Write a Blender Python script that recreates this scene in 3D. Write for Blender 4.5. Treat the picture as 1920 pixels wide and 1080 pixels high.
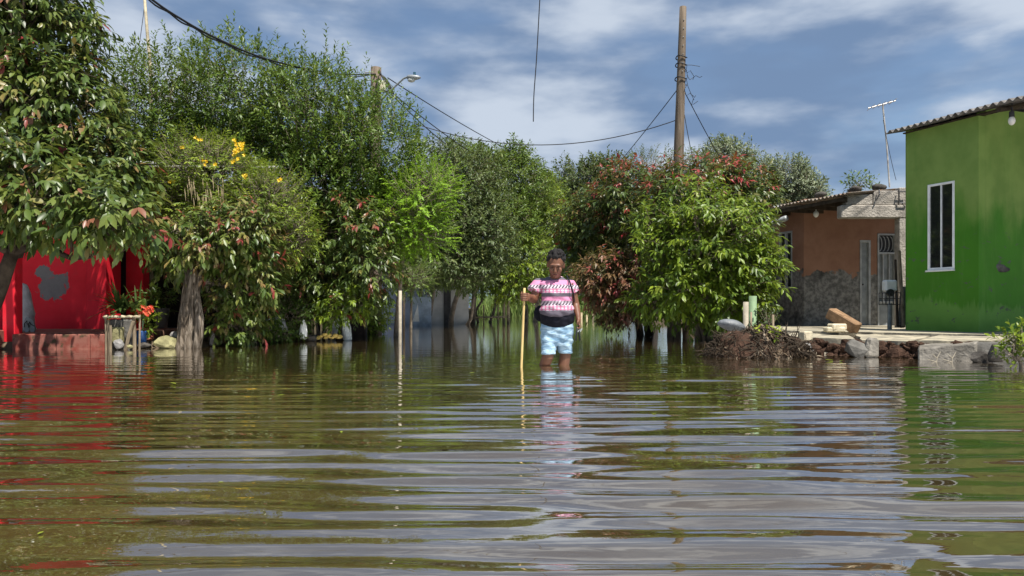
import bpy, bmesh, math, random
import numpy as np
from mathutils import Vector, Matrix, Quaternion

# ------------------------------------------------------------------ scene, camera, sky, sun
for o in list(bpy.data.objects):
    bpy.data.objects.remove(o, do_unlink=True)
S = bpy.context.scene
COL = S.collection
F = 1400.0; HC = 0.59; HZ = 577.0          # focal length in photo pixels, camera height, horizon row

cam = bpy.data.cameras.new('camera')
cam.sensor_width = 36.0
cam.lens = F * 36.0 / 1920.0
cam.shift_y = (HZ - 540.0) / 1920.0
cam.clip_start = 0.05; cam.clip_end = 3000
camo = bpy.data.objects.new('camera', cam); COL.objects.link(camo)
camo.location = (0, 0, HC); camo.rotation_euler = (math.radians(90), 0, 0)
S.camera = camo

SUN_AZ = math.radians(32); SUN_EL = math.radians(62)     # sun behind the camera, a little to its right
SUN = Vector((math.sin(SUN_AZ) * math.cos(SUN_EL), -math.cos(SUN_AZ) * math.cos(SUN_EL), math.sin(SUN_EL)))
sl = bpy.data.lights.new('sun', 'SUN'); sl.energy = 5.0; sl.angle = math.radians(0.5); sl.color = (1.0, 0.95, 0.87)
so = bpy.data.objects.new('sun', sl); COL.objects.link(so)
so.rotation_euler = SUN.to_track_quat('Z', 'Y').to_euler(); so.location = (4, -8, 20)

W = bpy.data.worlds.new('World'); S.world = W; W.use_nodes = True
nt = W.node_tree; nt.nodes.clear()
def wn(t, **k):
    n = nt.nodes.new(t)
    for a, b in k.items(): setattr(n, a, b)
    return n
out = wn('ShaderNodeOutputWorld')
sky = wn('ShaderNodeTexSky', sky_type='NISHITA', sun_disc=False)
sky.sun_elevation = SUN_EL; sky.sun_rotation = math.pi - SUN_AZ
sky.air_density = 1.0; sky.dust_density = 0.3; sky.ozone_density = 2.0
bg1 = wn('ShaderNodeBackground'); bg1.inputs[1].default_value = 0.075
nt.links.new(sky.outputs[0], bg1.inputs[0])
tc = wn('ShaderNodeTexCoord')
mp = wn('ShaderNodeMapping'); mp.inputs['Scale'].default_value = (1.0, 1.0, 3.0); mp.inputs['Location'].default_value = (0.31, 0.2, 0.07)
nt.links.new(tc.outputs['Generated'], mp.inputs[0])
def wnoise(scale, detail, rough, off=0.0, dist=0.0):
    n = wn('ShaderNodeTexNoise'); n.inputs['Scale'].default_value = scale; n.inputs['Detail'].default_value = detail
    n.inputs['Roughness'].default_value = rough; n.inputs['Distortion'].default_value = dist
    a = wn('ShaderNodeVectorMath', operation='ADD'); a.inputs[1].default_value = (off, off * .7, off * .3)
    nt.links.new(mp.outputs[0], a.inputs[0]); nt.links.new(a.outputs[0], n.inputs['Vector'])
    return n.outputs[0]
def wramp(src, a, b, hi=1.0):
    m = wn('ShaderNodeMapRange', interpolation_type='SMOOTHSTEP'); m.inputs[1].default_value = a; m.inputs[2].default_value = b
    m.inputs[3].default_value = 0.0; m.inputs[4].default_value = hi
    nt.links.new(src, m.inputs[0]); return m.outputs[0]
grey = wramp(wnoise(3.6, 5, .5, 0.0, .0), .30, .56, .92)
white = wramp(wnoise(4.8, 7, .48, 11.3, .0), .42, .68, .92)
cmix = wn('ShaderNodeMix', data_type='RGBA'); cmix.inputs[6].default_value = (.112, .170, .275, 1); cmix.inputs[7].default_value = (.40, .445, .51, 1)
nt.links.new(white, cmix.inputs[0])
bg2 = wn('ShaderNodeBackground'); bg2.inputs[1].default_value = 1.0
nt.links.new(cmix.outputs[2], bg2.inputs[0])
mx = wn('ShaderNodeMath', operation='MAXIMUM'); nt.links.new(grey, mx.inputs[0]); nt.links.new(white, mx.inputs[1])
ms = wn('ShaderNodeMixShader'); nt.links.new(mx.outputs[0], ms.inputs[0]); nt.links.new(bg1.outputs[0], ms.inputs[1]); nt.links.new(bg2.outputs[0], ms.inputs[2])
nt.links.new(ms.outputs[0], out.inputs[0])

S.render.engine = 'CYCLES'
S.view_settings.view_transform = 'Standard'; S.view_settings.look = 'None'
S.view_settings.gamma = 1.0; S.view_settings.exposure = 0.7; S.view_settings.use_curve_mapping = False
S.render.resolution_x = 1024; S.render.resolution_y = 576

# ------------------------------------------------------------------ helpers
def P(px, py, Y):                      # a photo pixel at distance Y -> world point
    return Vector(((px - 960.0) * Y / F, Y, HC + (HZ - py) * Y / F))
def GY(py, z=0.0):                     # distance of a pixel row that lies at height z
    return F * (HC - z) / (py - HZ)

def tag(o, label=None, cat=None, group=None, kind=None):
    if label: o['label'] = label
    if cat: o['category'] = cat
    if group: o['group'] = group
    if kind: o['kind'] = kind
    return o
def empty(name, loc, label=None, cat=None, group=None, kind=None):
    o = bpy.data.objects.new(name, None); COL.objects.link(o)
    o.location = loc; o.empty_display_size = .1
    return tag(o, label, cat, group, kind)
def root_loc(o):
    while o.parent: o = o.parent
    return Vector(o.location)

class MB:
    def __init__(s): s.v = []; s.f = []
    def add(s, verts, faces):
        b = len(s.v); s.v += [tuple(v) for v in verts]; s.f += [tuple(i + b for i in f) for f in faces]; return s
    def box(s, c, size, rot=None, taper=1.0):
        c = Vector(c); hx, hy, hz = size[0] / 2, size[1] / 2, size[2] / 2
        vs = []
        for z in (-1, 1):
            t = taper if z > 0 else 1.0
            for (x, y) in ((-1, -1), (1, -1), (1, 1), (-1, 1)):
                v = Vector((x * hx * t, y * hy * t, z * hz))
                if rot is not None: v = rot @ v
                vs.append(c + v)
        return s.add(vs, [(3, 2, 1, 0), (4, 5, 6, 7), (0, 1, 5, 4), (1, 2, 6, 5), (2, 3, 7, 6), (3, 0, 4, 7)])
    def tube(s, pts, rad, n=8, cap=True, flute=0.0, seed=0):
        pts = [Vector(p) for p in pts]; m = len(pts)
        if not hasattr(rad, '__len__'): rad = [rad] * m
        rr = random.Random(seed); ph = [rr.random() * 6.28 for _ in range(4)]
        t0 = (pts[1] - pts[0]).normalized()
        up = Vector((0, 0, 1)) if abs(t0.z) < .9 else Vector((1, 0, 0))
        a = t0.cross(up).normalized()
        vs = []; fs = []
        for i in range(m):
            t = (pts[min(i + 1, m - 1)] - pts[max(i - 1, 0)]).normalized()
            a = (a - t * a.dot(t)).normalized(); b = t.cross(a)
            for k in range(n):
                an = 2 * math.pi * k / n
                r = rad[i]
                if flute: r *= 1 + flute * (math.sin(3 * an + ph[0] + i * .35) * .5 + math.sin(5 * an + ph[1] - i * .5) * .45 + math.sin(9 * an + ph[2] + i * .8) * .35)
                vs.append(pts[i] + a * (math.cos(an) * r) + b * (math.sin(an) * r))
        for i in range(m - 1):
            for k in range(n):
                k2 = (k + 1) % n
                fs.append((i * n + k, i * n + k2, (i + 1) * n + k2, (i + 1) * n + k))
        if cap:
            fs.append(tuple(range(n - 1, -1, -1))); fs.append(tuple((m - 1) * n + k for k in range(n)))
        return s.add(vs, fs)
    def ellipsoid(s, c, r, nu=16, nv=10, rot=None, noise=0.0, seed=0):
        c = Vector(c); vs = []; fs = []
        rr = random.Random(seed); q = [[rr.uniform(-1, 1) * 3 for _ in range(3)] + [rr.random() * 6.28] for _ in range(6)]
        def pt(u, v):
            d = Vector((math.cos(u) * math.sin(v), math.sin(u) * math.sin(v), math.cos(v)))
            k = 1.0
            if noise: k += noise * sum(math.sin(a[0] * d.x + a[1] * d.y + a[2] * d.z + a[3]) for a in q) / 3
            w = Vector((d.x * r[0] * k, d.y * r[1] * k, d.z * r[2] * k))
            if rot is not None: w = rot @ w
            return c + w
        vs.append(pt(0, 0))
        for j in range(1, nv):
            for i in range(nu): vs.append(pt(2 * math.pi * i / nu, math.pi * j / nv))
        vs.append(pt(0, math.pi)); e = len(vs) - 1
        for i in range(nu): fs.append((0, 1 + i, 1 + (i + 1) % nu))
        for j in range(nv - 2):
            for i in range(nu):
                a = 1 + j * nu + i; b = 1 + j * nu + (i + 1) % nu
                fs.append((a, a + nu, b + nu, b))
        for i in range(nu): fs.append((e, 1 + (nv - 2) * nu + (i + 1) % nu, 1 + (nv - 2) * nu + i))
        return s.add(vs, fs)
    def loft(s, rings, cap=True):           # rings of equal length
        n = len(rings[0]); vs = [v for r in rings for v in r]; fs = []
        for i in range(len(rings) - 1):
            for k in range(n):
                k2 = (k + 1) % n; fs.append((i * n + k, i * n + k2, (i + 1) * n + k2, (i + 1) * n + k))
        if cap: fs.append(tuple(range(n - 1, -1, -1))); fs.append(tuple((len(rings) - 1) * n + k for k in range(n)))
        return s.add(vs, fs)
    def prism(s, poly, z0, z1):             # poly: (x, y) counter-clockwise; z may be callables
        n = len(poly); g0 = z0 if callable(z0) else (lambda x, y: z0); g1 = z1 if callable(z1) else (lambda x, y: z1)
        vs = [(x, y, g0(x, y)) for x, y in poly] + [(x, y, g1(x, y)) for x, y in poly]
        fs = [tuple(range(n - 1, -1, -1)), tuple(range(n, 2 * n))] + [(k, (k + 1) % n, n + (k + 1) % n, n + k) for k in range(n)]
        return s.add(vs, fs)
    def build(s, name, mat, parent=None, smooth=False, loc=None, bevel=0.0):
        if parent is not None: off = root_loc(parent)
        elif loc is not None: off = Vector(loc)
        else: off = Vector((0, 0, 0))
        me = bpy.data.meshes.new(name)
        me.from_pydata([tuple(Vector(v) - off) for v in s.v], [], s.f)
        if bevel:
            bm = bmesh.new(); bm.from_mesh(me)
            bmesh.ops.bevel(bm, geom=list(bm.edges), offset=bevel, segments=1, affect='EDGES', clamp_overlap=True)
            bm.to_mesh(me); bm.free()
        if smooth: me.polygons.foreach_set('use_smooth', [True] * len(me.polygons))
        if mat is not None: me.materials.append(M[mat] if isinstance(mat, str) else mat)
        o = bpy.data.objects.new(name, me); COL.objects.link(o)
        if parent is not None: o.parent = parent
        elif loc is not None: o.location = loc
        return o

def catenary(a, b, sag, n=24):
    a = Vector(a); b = Vector(b); r = []
    for i in range(n + 1):
        t = i / n; p = a.lerp(b, t); p.z -= sag * 4 * t * (1 - t); r.append(p)
    return r

# ------------------------------------------------------------------ materials
M = {}
class G:                                    # small node-graph helper
    def __init__(s, name, rough=.7, spec=.3):
        s.m = bpy.data.materials.new(name); s.m.use_nodes = True; s.t = s.m.node_tree
        s.b = s.t.nodes['Principled BSDF']; s.o = s.t.nodes['Material Output']
        s.b.inputs['Roughness'].default_value = rough; s.b.inputs['Specular IOR Level'].default_value = spec
        M[name] = s.m
        s._pos = None
    def n(s, t, **k):
        x = s.t.nodes.new(t)
        for a, b in k.items(): setattr(x, a, b)
        return x
    def L(s, a, b): s.t.links.new(a, b)
    def pos(s):
        if s._pos is None: s._pos = s.n('ShaderNodeNewGeometry').outputs['Position']
        return s._pos
    def objc(s): return s.n('ShaderNodeTexCoord').outputs['Object']
    def sep(s, v):
        x = s.n('ShaderNodeSeparateXYZ'); s.L(v, x.inputs[0]); return x.outputs
    def mapping(s, v, scale=(1, 1, 1), loc=(0, 0, 0), rot=(0, 0, 0)):
        x = s.n('ShaderNodeMapping'); x.inputs['Scale'].default_value = scale; x.inputs['Location'].default_value = loc; x.inputs['Rotation'].default_value = rot
        s.L(v, x.inputs[0]); return x.outputs[0]
    def noise(s, scale, detail=4, rough=.55, vec=None, dist=0):
        x = s.n('ShaderNodeTexNoise'); x.inputs['Scale'].default_value = scale; x.inputs['Detail'].default_value = detail
        x.inputs['Roughness'].default_value = rough; x.inputs['Distortion'].default_value = dist
        s.L(vec if vec is not None else s.pos(), x.inputs['Vector']); return x.outputs[0]
    def math(s, op, a, b=0.0, c=None):
        x = s.n('ShaderNodeMath', operation=op)
        for i, v in enumerate((a, b) if c is None else (a, b, c)):
            if isinstance(v, (int, float)): x.inputs[i].default_value = v
            else: s.L(v, x.inputs[i])
        return x.outputs[0]
    def step(s, v, a, b, lo=0.0, hi=1.0):
        x = s.n('ShaderNodeMapRange', interpolation_type='SMOOTHSTEP')
        x.inputs[1].default_value = a; x.inputs[2].default_value = b; x.inputs[3].default_value = lo; x.inputs[4].default_value = hi
        s.L(v, x.inputs[0]); return x.outputs[0]
    def mix(s, f, a, b):
        x = s.n('ShaderNodeMix', data_type='RGBA')
        for i, v in ((0, f), (6, a), (7, b)):
            if isinstance(v, (int, float)): x.inputs[i].default_value = v
            elif isinstance(v, tuple): x.inputs[i].default_value = v if len(v) == 4 else v + (1,)
            else: s.L(v, x.inputs[i])
        return x.outputs[2]
    def ramp(s, f, stops, const=False):
        x = s.n('ShaderNodeValToRGB'); r = x.color_ramp
        if const: r.interpolation = 'CONSTANT'
        while len(r.elements) > 1: r.elements.remove(r.elements[-1])
        r.elements[0].position = stops[0][0]; r.elements[0].color = tuple(stops[0][1]) + (1,)
        for p, c in stops[1:]:
            e = r.elements.new(p); e.color = tuple(c) + (1,)
        s.L(f, x.inputs[0]); return x.outputs[0]
    def base(s, c):
        if isinstance(c, tuple): s.b.inputs['Base Color'].default_value = c + (1,)
        else: s.L(c, s.b.inputs['Base Color'])
    def bump(s, h, strength=.3, dist=.01):
        x = s.n('ShaderNodeBump'); x.inputs['Strength'].default_value = strength; x.inputs['Distance'].default_value = dist
        s.L(h, x.inputs['Height']); s.L(x.outputs[0], s.b.inputs['Normal']); return x

def simple(name, col, rough=.7, var=.25, scale=6.0, bump=.25, bd=.01, spec=.3, metal=0.0, bscale=None):
    g = G(name, rough, spec); n = g.noise(scale, 5)
    lo = tuple(c * (1 - var) for c in col); hi = tuple(min(1, c * (1 + var)) for c in col)
    g.base(g.mix(g.step(n, .3, .7), lo, hi)); g.b.inputs['Metallic'].default_value = metal
    if bump: g.bump(g.noise(bscale or scale * 4, 4), bump, bd)
    return g

def leafmat(name, stops, rough=.42, trans=.26, spec=.4):
    g = G(name, rough, spec)
    a = g.n('ShaderNodeAttribute', attribute_name='tint')
    col = g.ramp(a.outputs['Fac'], stops); g.base(col)
    if trans:
        tr = g.n('ShaderNodeBsdfTranslucent'); tcol = g.mix(.35, col, (.35, .42, .06))
        g.L(tcol, tr.inputs[0])
        m = g.n('ShaderNodeMixShader'); m.inputs[0].default_value = trans
        g.L(g.b.outputs[0], m.inputs[1]); g.L(tr.outputs[0], m.inputs[2]); g.L(m.outputs[0], g.o.inputs[0])
    return g
leafmat('leaf_apple', [(0, (.026, .046, .010)), (.35, (.062, .105, .018)), (.62, (.13, .165, .032)), (.80, (.20, .17, .05)), (.90, (.19, .085, .045)), (1, (.22, .03, .03))], .40, .2, .42)
leafmat('leaf_redtop', [(0, (.022, .040, .010)), (.35, (.050, .085, .016)), (.60, (.105, .135, .03)), (.74, (.18, .13, .045)), (.86, (.24, .06, .045)), (1, (.27, .024, .028))], .40, .2, .42)
leafmat('leaf_bright', [(0, (.04, .078, .009)), (.4, (.115, .185, .014)), (.75, (.21, .28, .022)), (1, (.27, .32, .04))], .42, .3, .4)
leafmat('leaf_green', [(0, (.028, .058, .010)), (.4, (.072, .130, .016)), (.75, (.125, .185, .026)), (1, (.18, .22, .045))], .42, .22, .4)
leafmat('leaf_yellowgreen', [(0, (.06, .10, .012)), (.4, (.14, .21, .018)), (.8, (.25, .30, .025)), (1, (.30, .31, .04))], .45, .28)
leafmat('leaf_feather', [(0, (.08, .17, .010)), (.5, (.18, .34, .014)), (1, (.28, .42, .03))], .5, .3)
leafmat('leaf_olive', [(0, (.035, .06, .018)), (.4, (.07, .105, .03)), (.8, (.12, .155, .045)), (1, (.17, .19, .06))], .5, .2)
leafmat('leaf_pale', [(0, (.10, .13, .075)), (.5, (.18, .22, .125)), (1, (.28, .31, .19))], .55, .2)
leafmat('leaf_rust', [(0, (.05, .055, .018)), (.3, (.11, .085, .03)), (.6, (.19, .10, .05)), (.85, (.25, .09, .06)), (1, (.27, .05, .05))], .45, .22)
leafmat('leaf_blade', [(0, (.025, .05, .014)), (.5, (.06, .10, .025)), (1, (.15, .20, .05))], .35, .15, .5)
leafmat('grass_blade', [(0, (.06, .11, .02)), (.5, (.12, .19, .035)), (1, (.2, .26, .07))], .6, .25)
leafmat('petal_yellow', [(0, (.75, .45, .01)), (1, (.85, .62, .03))], .5, .25)
leafmat('petal_red', [(0, (.55, .03, .02)), (.6, (.75, .09, .04)), (1, (.8, .25, .1))], .5, .2)
leafmat('litter', [(0, (.02, .014, .009)), (.5, (.06, .04, .025)), (.85, (.13, .09, .055)), (1, (.3, .25, .18))], .7, 0, .2)

g = simple('bark_grey', (.20, .165, .125), .9, .35, 5, .8, .03, .15)
g = G('bark_gnarled', .92, .12); v = g.mapping(g.pos(), (20, 20, 2.6)); n = g.noise(1.0, 7, .6, v, 1.2)
g.base(g.ramp(n, [(.3, (.03, .022, .016)), (.46, (.12, .095, .07)), (.62, (.28, .235, .185)), (.8, (.40, .35, .28))])); g.bump(n, 1.0, .05)
simple('bark_dark', (.055, .042, .03), .9, .4, 8, .6, .02, .15)
g = G('pole_wood', .9, .15); v = g.mapping(g.pos(), (22, 22, 1.2)); n = g.noise(1.0, 6, .6, v, .6)
g.base(g.ramp(n, [(.3, (.075, .058, .042)), (.5, (.15, .118, .088)), (.75, (.22, .18, .14))])); g.bump(n, .7, .02)
g = G('stake_wood', .85, .2); v = g.mapping(g.pos(), (30, 30, 3)); n = g.noise(1.0, 5, .6, v)
g.base(g.ramp(n, [(.3, (.10, .075, .05)), (.55, (.24, .19, .13)), (.8, (.40, .33, .24))])); g.bump(n, .6, .01)
g = G('stick_wood', .55, .35); v = g.mapping(g.pos(), (40, 40, 4)); n = g.noise(1.0, 5, .6, v)
g.base(g.ramp(n, [(.3, (.42, .29, .10)), (.7, (.62, .47, .20))])); g.bump(n, .3, .004)
simple('bamboo', (.42, .36, .24), .6, .25, 9, .3, .006)
simple('white_post', (.34, .30, .23), .75, .2, 10, .4, .008)
simple('wire_black', (.018, .018, .02), .6, .2, 5, 0)
simple('metal_grey', (.27, .29, .30), .5, .2, 10, .1, .003, .5, .3)
simple('metal_dark', (.05, .05, .052), .55, .3, 10, .2, .004, .4, .4)
simple('antenna_metal', (.5, .47, .43), .5, .3, 12, .1, .003, .5, .4)
simple('box_beige', (.42, .42, .30), .6, .25, 14, .1, .003)
simple('lens_glass', (.5, .52, .5), .15, .1, 5, 0, .01, .6)
simple('photocell', (.03, .09, .13), .4, .2, 9, 0)
simple('white_paint', (.74, .75, .74), .5, .08, 8, .1, .003, .4)
simple('grey_door', (.25, .27, .28), .6, .25, 5, .15, .004, .35)
simple('grey_frame', (.36, .37, .37), .55, .2, 6, .1, .003, .4)
simple('rock_grey', (.24, .23, .22), .9, .35, 9, .8, .02, .15)
simple('rock_olive', (.27, .25, .13), .92, .3, 8, .7, .02, .12)
simple('rock_dark', (.075, .068, .06), .9, .35, 9, .8, .02, .2)
simple('kerb_grey', (.19, .175, .15), .92, .35, 6, .9, .025, .1)
simple('soil_red', (.062, .036, .025), .95, .4, 11, 1.0, .03, .1)
simple('brick_pale', (.52, .46, .33), .9, .2, 12, .6, .01, .1)
simple('brick_brown', (.24, .15, .085), .92, .3, 12, .8, .015, .1)
simple('brick_red', (.33, .12, .07), .92, .3, 12, .8, .015, .1)
simple('sack_grey', (.42, .42, .44), .75, .2, 7, .5, .015, .3)
simple('plastic_white', (.70, .72, .70), .35, .12, 7, .5, .015, .5)
simple('plastic_clear', (.50, .54, .54), .25, .25, 9, .8, .02, .6)
simple('cloth_red', (.55, .015, .02), .8, .25, 8, .3, .01)
simple('tarp_grey', (.14, .15, .16), .5, .25, 6, .5, .02, .45)
simple('pot_blue', (.02, .09, .30), .4, .2, 8, .1, .004, .5)
simple('pot_clay', (.36, .16, .09), .85, .2, 8, .3, .006)
simple('rubber_grey', (.20, .22, .22), .6, .2, 8, .2, .004)
simple('rubber_black', (.018, .018, .02), .6, .2, 8, .2, .004)
simple('green_pipe', (.20, .29, .16), .7, .25, 7, .3, .006)
simple('blue_wall', (.24, .29, .40), .8, .12, 3, .2, .006)
simple('white_wall', (.45, .45, .44), .8, .12, 3, .2, .006)
simple('blue_sheet', (.32, .40, .50), .6, .2, 5, .1, .004)
simple('tan_post', (.40, .32, .20), .85, .25, 8, .5, .01)
simple('yellow_foam', (.58, .42, .12), .9, .25, 14, .6, .01)
simple('black_fabric', (.008, .008, .014), .85, .3, 20, .3, .004, .2)
simple('bulb_white', (.75, .74, .68), .2, .05, 5, 0, .01, .5)
simple('near_black', (.03, .022, .02), .95, .2, 5, 0)
simple('straw', (.36, .29, .17), .9, .3, 10, .5, .01)

def corrug(name, c0, c1, c2):
    g = G(name, .85, .2); n = g.noise(3.0, 6, .6); m = g.noise(14.0, 4)
    c = g.mix(g.step(n, .35, .65), c0, c1); g.base(g.mix(g.step(m, .56, .72), c, c2)); g.bump(m, .3, .008); return g
corrug('roof_fibre', (.055, .05, .05), (.15, .14, .13), (.28, .26, .24))
corrug('roof_old', (.12, .095, .08), (.26, .22, .18), (.30, .17, .09))
corrug('roof_zinc', (.22, .22, .22), (.36, .36, .35), (.24, .14, .08))

g = simple('concrete_beam', (.34, .31, .27), .92, .25, 7, .9, .025, .1)
g = G('concrete_slab', .92, .12); n = g.noise(5, 6); m = g.noise(28, 4)
g.base(g.mix(g.step(n, .35, .62), g.mix(m, (.50, .44, .31), (.36, .32, .24)), (.22, .20, .155))); g.bump(m, .6, .01)
simple('concrete_dark', (.11, .105, .095), .9, .35, 6, .8, .02, .15)

# red house: paint with a bare grey cement patch (wear with its own shape)
g = G('red_paint', .72, .25); p = g.pos()
n = g.noise(2.2, 5); m = g.noise(9, 5)
red = g.mix(g.step(n, .3, .7), (.58, .010, .022), (.68, .018, .034)); red = g.mix(g.math('MULTIPLY', g.step(g.noise(5, 7, .7), .5, .75), .35), red, (.36, .05, .05))
mpv = g.mapping(p, (1.0, 0.0, 1.2)); wob = g.math('MULTIPLY', g.math('SUBTRACT', g.noise(7.0, 7, .68, None, .5), .5), .55); blob = None
for (cx_, cy_, r_) in ((98, 541, .24), (84, 512, .16), (112, 530, .17)):
    d = g.n('ShaderNodeVectorMath', operation='DISTANCE'); ctr = P(cx_, cy_, 13.1); d.inputs[1].default_value = (ctr.x, 0, ctr.z * 1.2); g.L(mpv, d.inputs[0])
    q = g.step(g.math('ADD', d.outputs['Value'], wob), r_, r_ + .012, 1, 0); blob = q if blob is None else g.math('MAXIMUM', blob, q)
g.base(g.mix(blob, red, g.mix(m, (.12, .12, .12), (.20, .195, .19)))); g.bump(g.math('ADD', g.math('MULTIPLY', blob, -1.2), m), .35, .012)
g = G('red_step', .85, .2); n = g.noise(3.2, 6, .62); m = g.noise(16, 4)
c = g.mix(g.step(n, .42, .58), (.19, .045, .032), (.25, .10, .075)); g.base(g.mix(g.step(g.noise(6, 5, .6), .56, .66), c, (.075, .055, .03))); g.bump(m, .4, .01)
g = G('red_floor', .8, .25); n = g.noise(4, 6, .6); g.base(g.mix(g.step(n, .35, .65), (.28, .10, .07), (.36, .21, .145))); g.bump(g.noise(18, 4), .3, .008)
# green house: faded upper wall, darker re-painted band below, pale drips at the foot
g = G('green_paint', .7, .25); p = g.pos(); x, y, z = g.sep(p)
n = g.noise(2.6, 5); 
zz = g.math('ADD', z, g.math('MULTIPLY', g.math('SUBTRACT', g.noise(2.0, 4, .6, g.mapping(p, (1.2, 1.2, .35))), .5), 1.5))
c = g.mix(g.step(zz, 1.55, 2.25), (.055, .20, .012), (.20, .30, .07))
drip = g.math('ADD', g.math('ADD', z, g.math('MULTIPLY', g.noise(1.0, 6, .7, g.mapping(p, (8, 8, .7))), -.55)), g.math('MULTIPLY', g.noise(1.1, 2, .5), -.75))
c = g.mix(g.math('MULTIPLY', g.step(drip, -.06, .03, 1, 0), .8), c, (.14, .30, .060))
c = g.mix(g.math('MULTIPLY', g.step(g.noise(1.0, 6, .7, g.mapping(p, (5, 5, .5), (2, 0, 0))), .5, .72), .45), c, (.115, .25, .045))
chip = g.step(g.noise(7, 6, .68, g.mapping(p, (1, 1, 1.7))), .615, .635)
c = g.mix(g.math('MULTIPLY', chip, g.step(z, 1.35, 1.75, 1, 0)), c, (.09, .11, .075))
c = g.mix(g.math('MULTIPLY', g.step(n, .35, .7), .35), c, (.04, .13, .012)); g.base(c); g.bump(g.noise(22, 4), .2, .006)
# orange house: peeled paint over grey cement
g = G('orange_paint', .85, .2); p = g.pos(); x, y, z = g.sep(p)
n = g.noise(3, 6, .6); m = g.noise(12, 5, .6)
edge = g.math('ADD', z, g.math('MULTIPLY', g.math('SUBTRACT', g.noise(2.4, 6, .6), .5), .9))
cem = g.mix(g.step(m, .35, .68), (.12, .117, .11), (.29, .28, .26)); cem = g.mix(g.step(g.noise(1.7, 5), .5, .68), cem, (.06, .058, .055))
org = g.mix(g.step(n, .3, .7), (.28, .145, .092), (.35, .19, .125))
g.base(g.mix(g.step(edge, 1.34, 1.38), cem, org)); g.bump(m, .5, .015)

# glass of windows
g = G('glass_dark', .04, .6); g.base((.012, .014, .015)); g.b.inputs['IOR'].default_value = 1.6
# water: turbid brown flood water, small wind ripples as bump
g = G('water', .5, .1)
p = g.pos(); n = g.noise(.5, 4); g.base(g.mix(g.step(n, .3, .7), (.062, .041, .010), (.086, .058, .015)))
h1 = g.noise(1.0, 3, .5, g.mapping(p, (2.6, 9.5, 1)), .5); h2 = g.noise(1.0, 2, .5, g.mapping(p, (8, 26, 1), (3, 1, 0)), .3)
bmp = g.bump(g.math('ADD', h1, g.math('MULTIPLY', h2, .22)), .17, .010)
gl = g.n('ShaderNodeBsdfGlossy'); gl.inputs['Color'].default_value = (.96, .96, .97, 1); gl.inputs['Roughness'].default_value = .015; g.L(bmp.outputs[0], gl.inputs['Normal'])
fr = g.n('ShaderNodeFresnel'); fr.inputs['IOR'].default_value = 1.6; g.L(bmp.outputs[0], fr.inputs['Normal'])
m = g.n('ShaderNodeMixShader'); g.L(g.math('MINIMUM', g.math('MULTIPLY_ADD', fr.outputs[0], 1.2, .24), .94), m.inputs[0])
g.L(g.b.outputs[0], m.inputs[1]); g.L(gl.outputs[0], m.inputs[2]); g.L(m.outputs[0], g.o.inputs[0])
g = simple('ground', (.10, .075, .05), .95, .35, 4, .8, .03, .1)

# person
g = G('skin', .5, .4); n = g.noise(24, 4); g.base(g.mix(n, (.12, .052, .029), (.185, .082, .046))); g.b.inputs['Subsurface Weight'].default_value = .05
simple('hair', (.010, .008, .008), .7, .5, 60, .8, .01, .3)
simple('eye_dark', (.012, .01, .01), .3, .1, 5, 0)
simple('lip', (.16, .055, .045), .5, .2, 20, .1, .002)
g = G('denim', .85, .2); p = g.pos(); n = g.noise(9, 6, .6); m = g.noise(1.0, 4, .6, g.mapping(p, (10, 10, 34), (0, 0, 0), (0, .35, 0)), .8)
g.base(g.mix(g.step(m, .38, .66), g.mix(g.step(n, .3, .7), (.15, .27, .40), (.23, .37, .50)), (.40, .54, .64))); g.bump(m, .7, .02)

# ------------------------------------------------------------------ ground and water
def interp(y, pts):
    return np.interp(y, [p[0] for p in pts], [p[1] for p in pts])
def vnoise(x, y, seed, n=8, f0=1.0, gain=1.6):
    r = np.random.RandomState(seed); o = 0
    for i in range(n):
        a = r.rand() * 6.28; f = f0 * (gain ** (i / 2.0)); o = o + np.sin((x * math.cos(a) + y * math.sin(a)) * f + r.rand() * 6.28) / (i + 1.5)
    return o / 2.0
LB = [(-5, -14), (10.3, -14), (10.7, -5.9), (11.3, -4.55), (15, -3.25), (17.5, -3.45), (19, -4.6), (45, -6.5)]
RB = [(-5, 14), (9.9, 14), (10.5, 4.4), (12, 4.0), (15, 4.2), (20, 4.9), (45, 6)]
def grid_mesh(name, xs, ys, zf, mat, smooth=True):
    X, Y = np.meshgrid(xs, ys); Z = zf(X, Y)
    nx, ny = len(xs), len(ys)
    co = np.stack([X, Y, Z], -1).reshape(-1, 3).astype(np.float32)
    i = np.arange(nx * ny).reshape(ny, nx)
    q = np.stack([i[:-1, :-1], i[:-1, 1:], i[1:, 1:], i[1:, :-1]], -1).reshape(-1, 4)
    me = bpy.data.meshes.new(name); me.vertices.add(len(co)); me.vertices.foreach_set('co', co.ravel())
    me.loops.add(q.size); me.loops.foreach_set('vertex_index', q.ravel().astype(np.int32))
    me.polygons.add(len(q)); me.polygons.foreach_set('loop_start', np.arange(0, q.size, 4, dtype=np.int32))
    if smooth: me.polygons.foreach_set('use_smooth', np.ones(len(q), dtype=bool))
    me.materials.append(M[mat]); me.update(); me.validate()
    o = bpy.data.objects.new(name, me); COL.objects.link(o); return o
def sm(a, b, x):
    t = np.clip((x - a) / (b - a), 0, 1); return t * t * (3 - 2 * t)
def ground_z(X, Y):
    l = interp(Y, LB); r = interp(Y, RB)
    zl = sm(.5, -.35, X - l); zr = sm(-.5, .35, X - r)
    far = sm(46, 50, Y)
    z = -.42 + .52 * zl + .60 * zr + .02 * vnoise(X, Y, 3, f0=2.5) * (zl + zr)
    z = np.maximum(z, -.42 + .6 * far)
    return z
gxs = np.unique(np.concatenate([np.linspace(-900, -40, 12), np.linspace(-40, -12, 20), np.linspace(-12, 12, 110), np.linspace(12, 40, 20), np.linspace(40, 900, 12)]))
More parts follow.
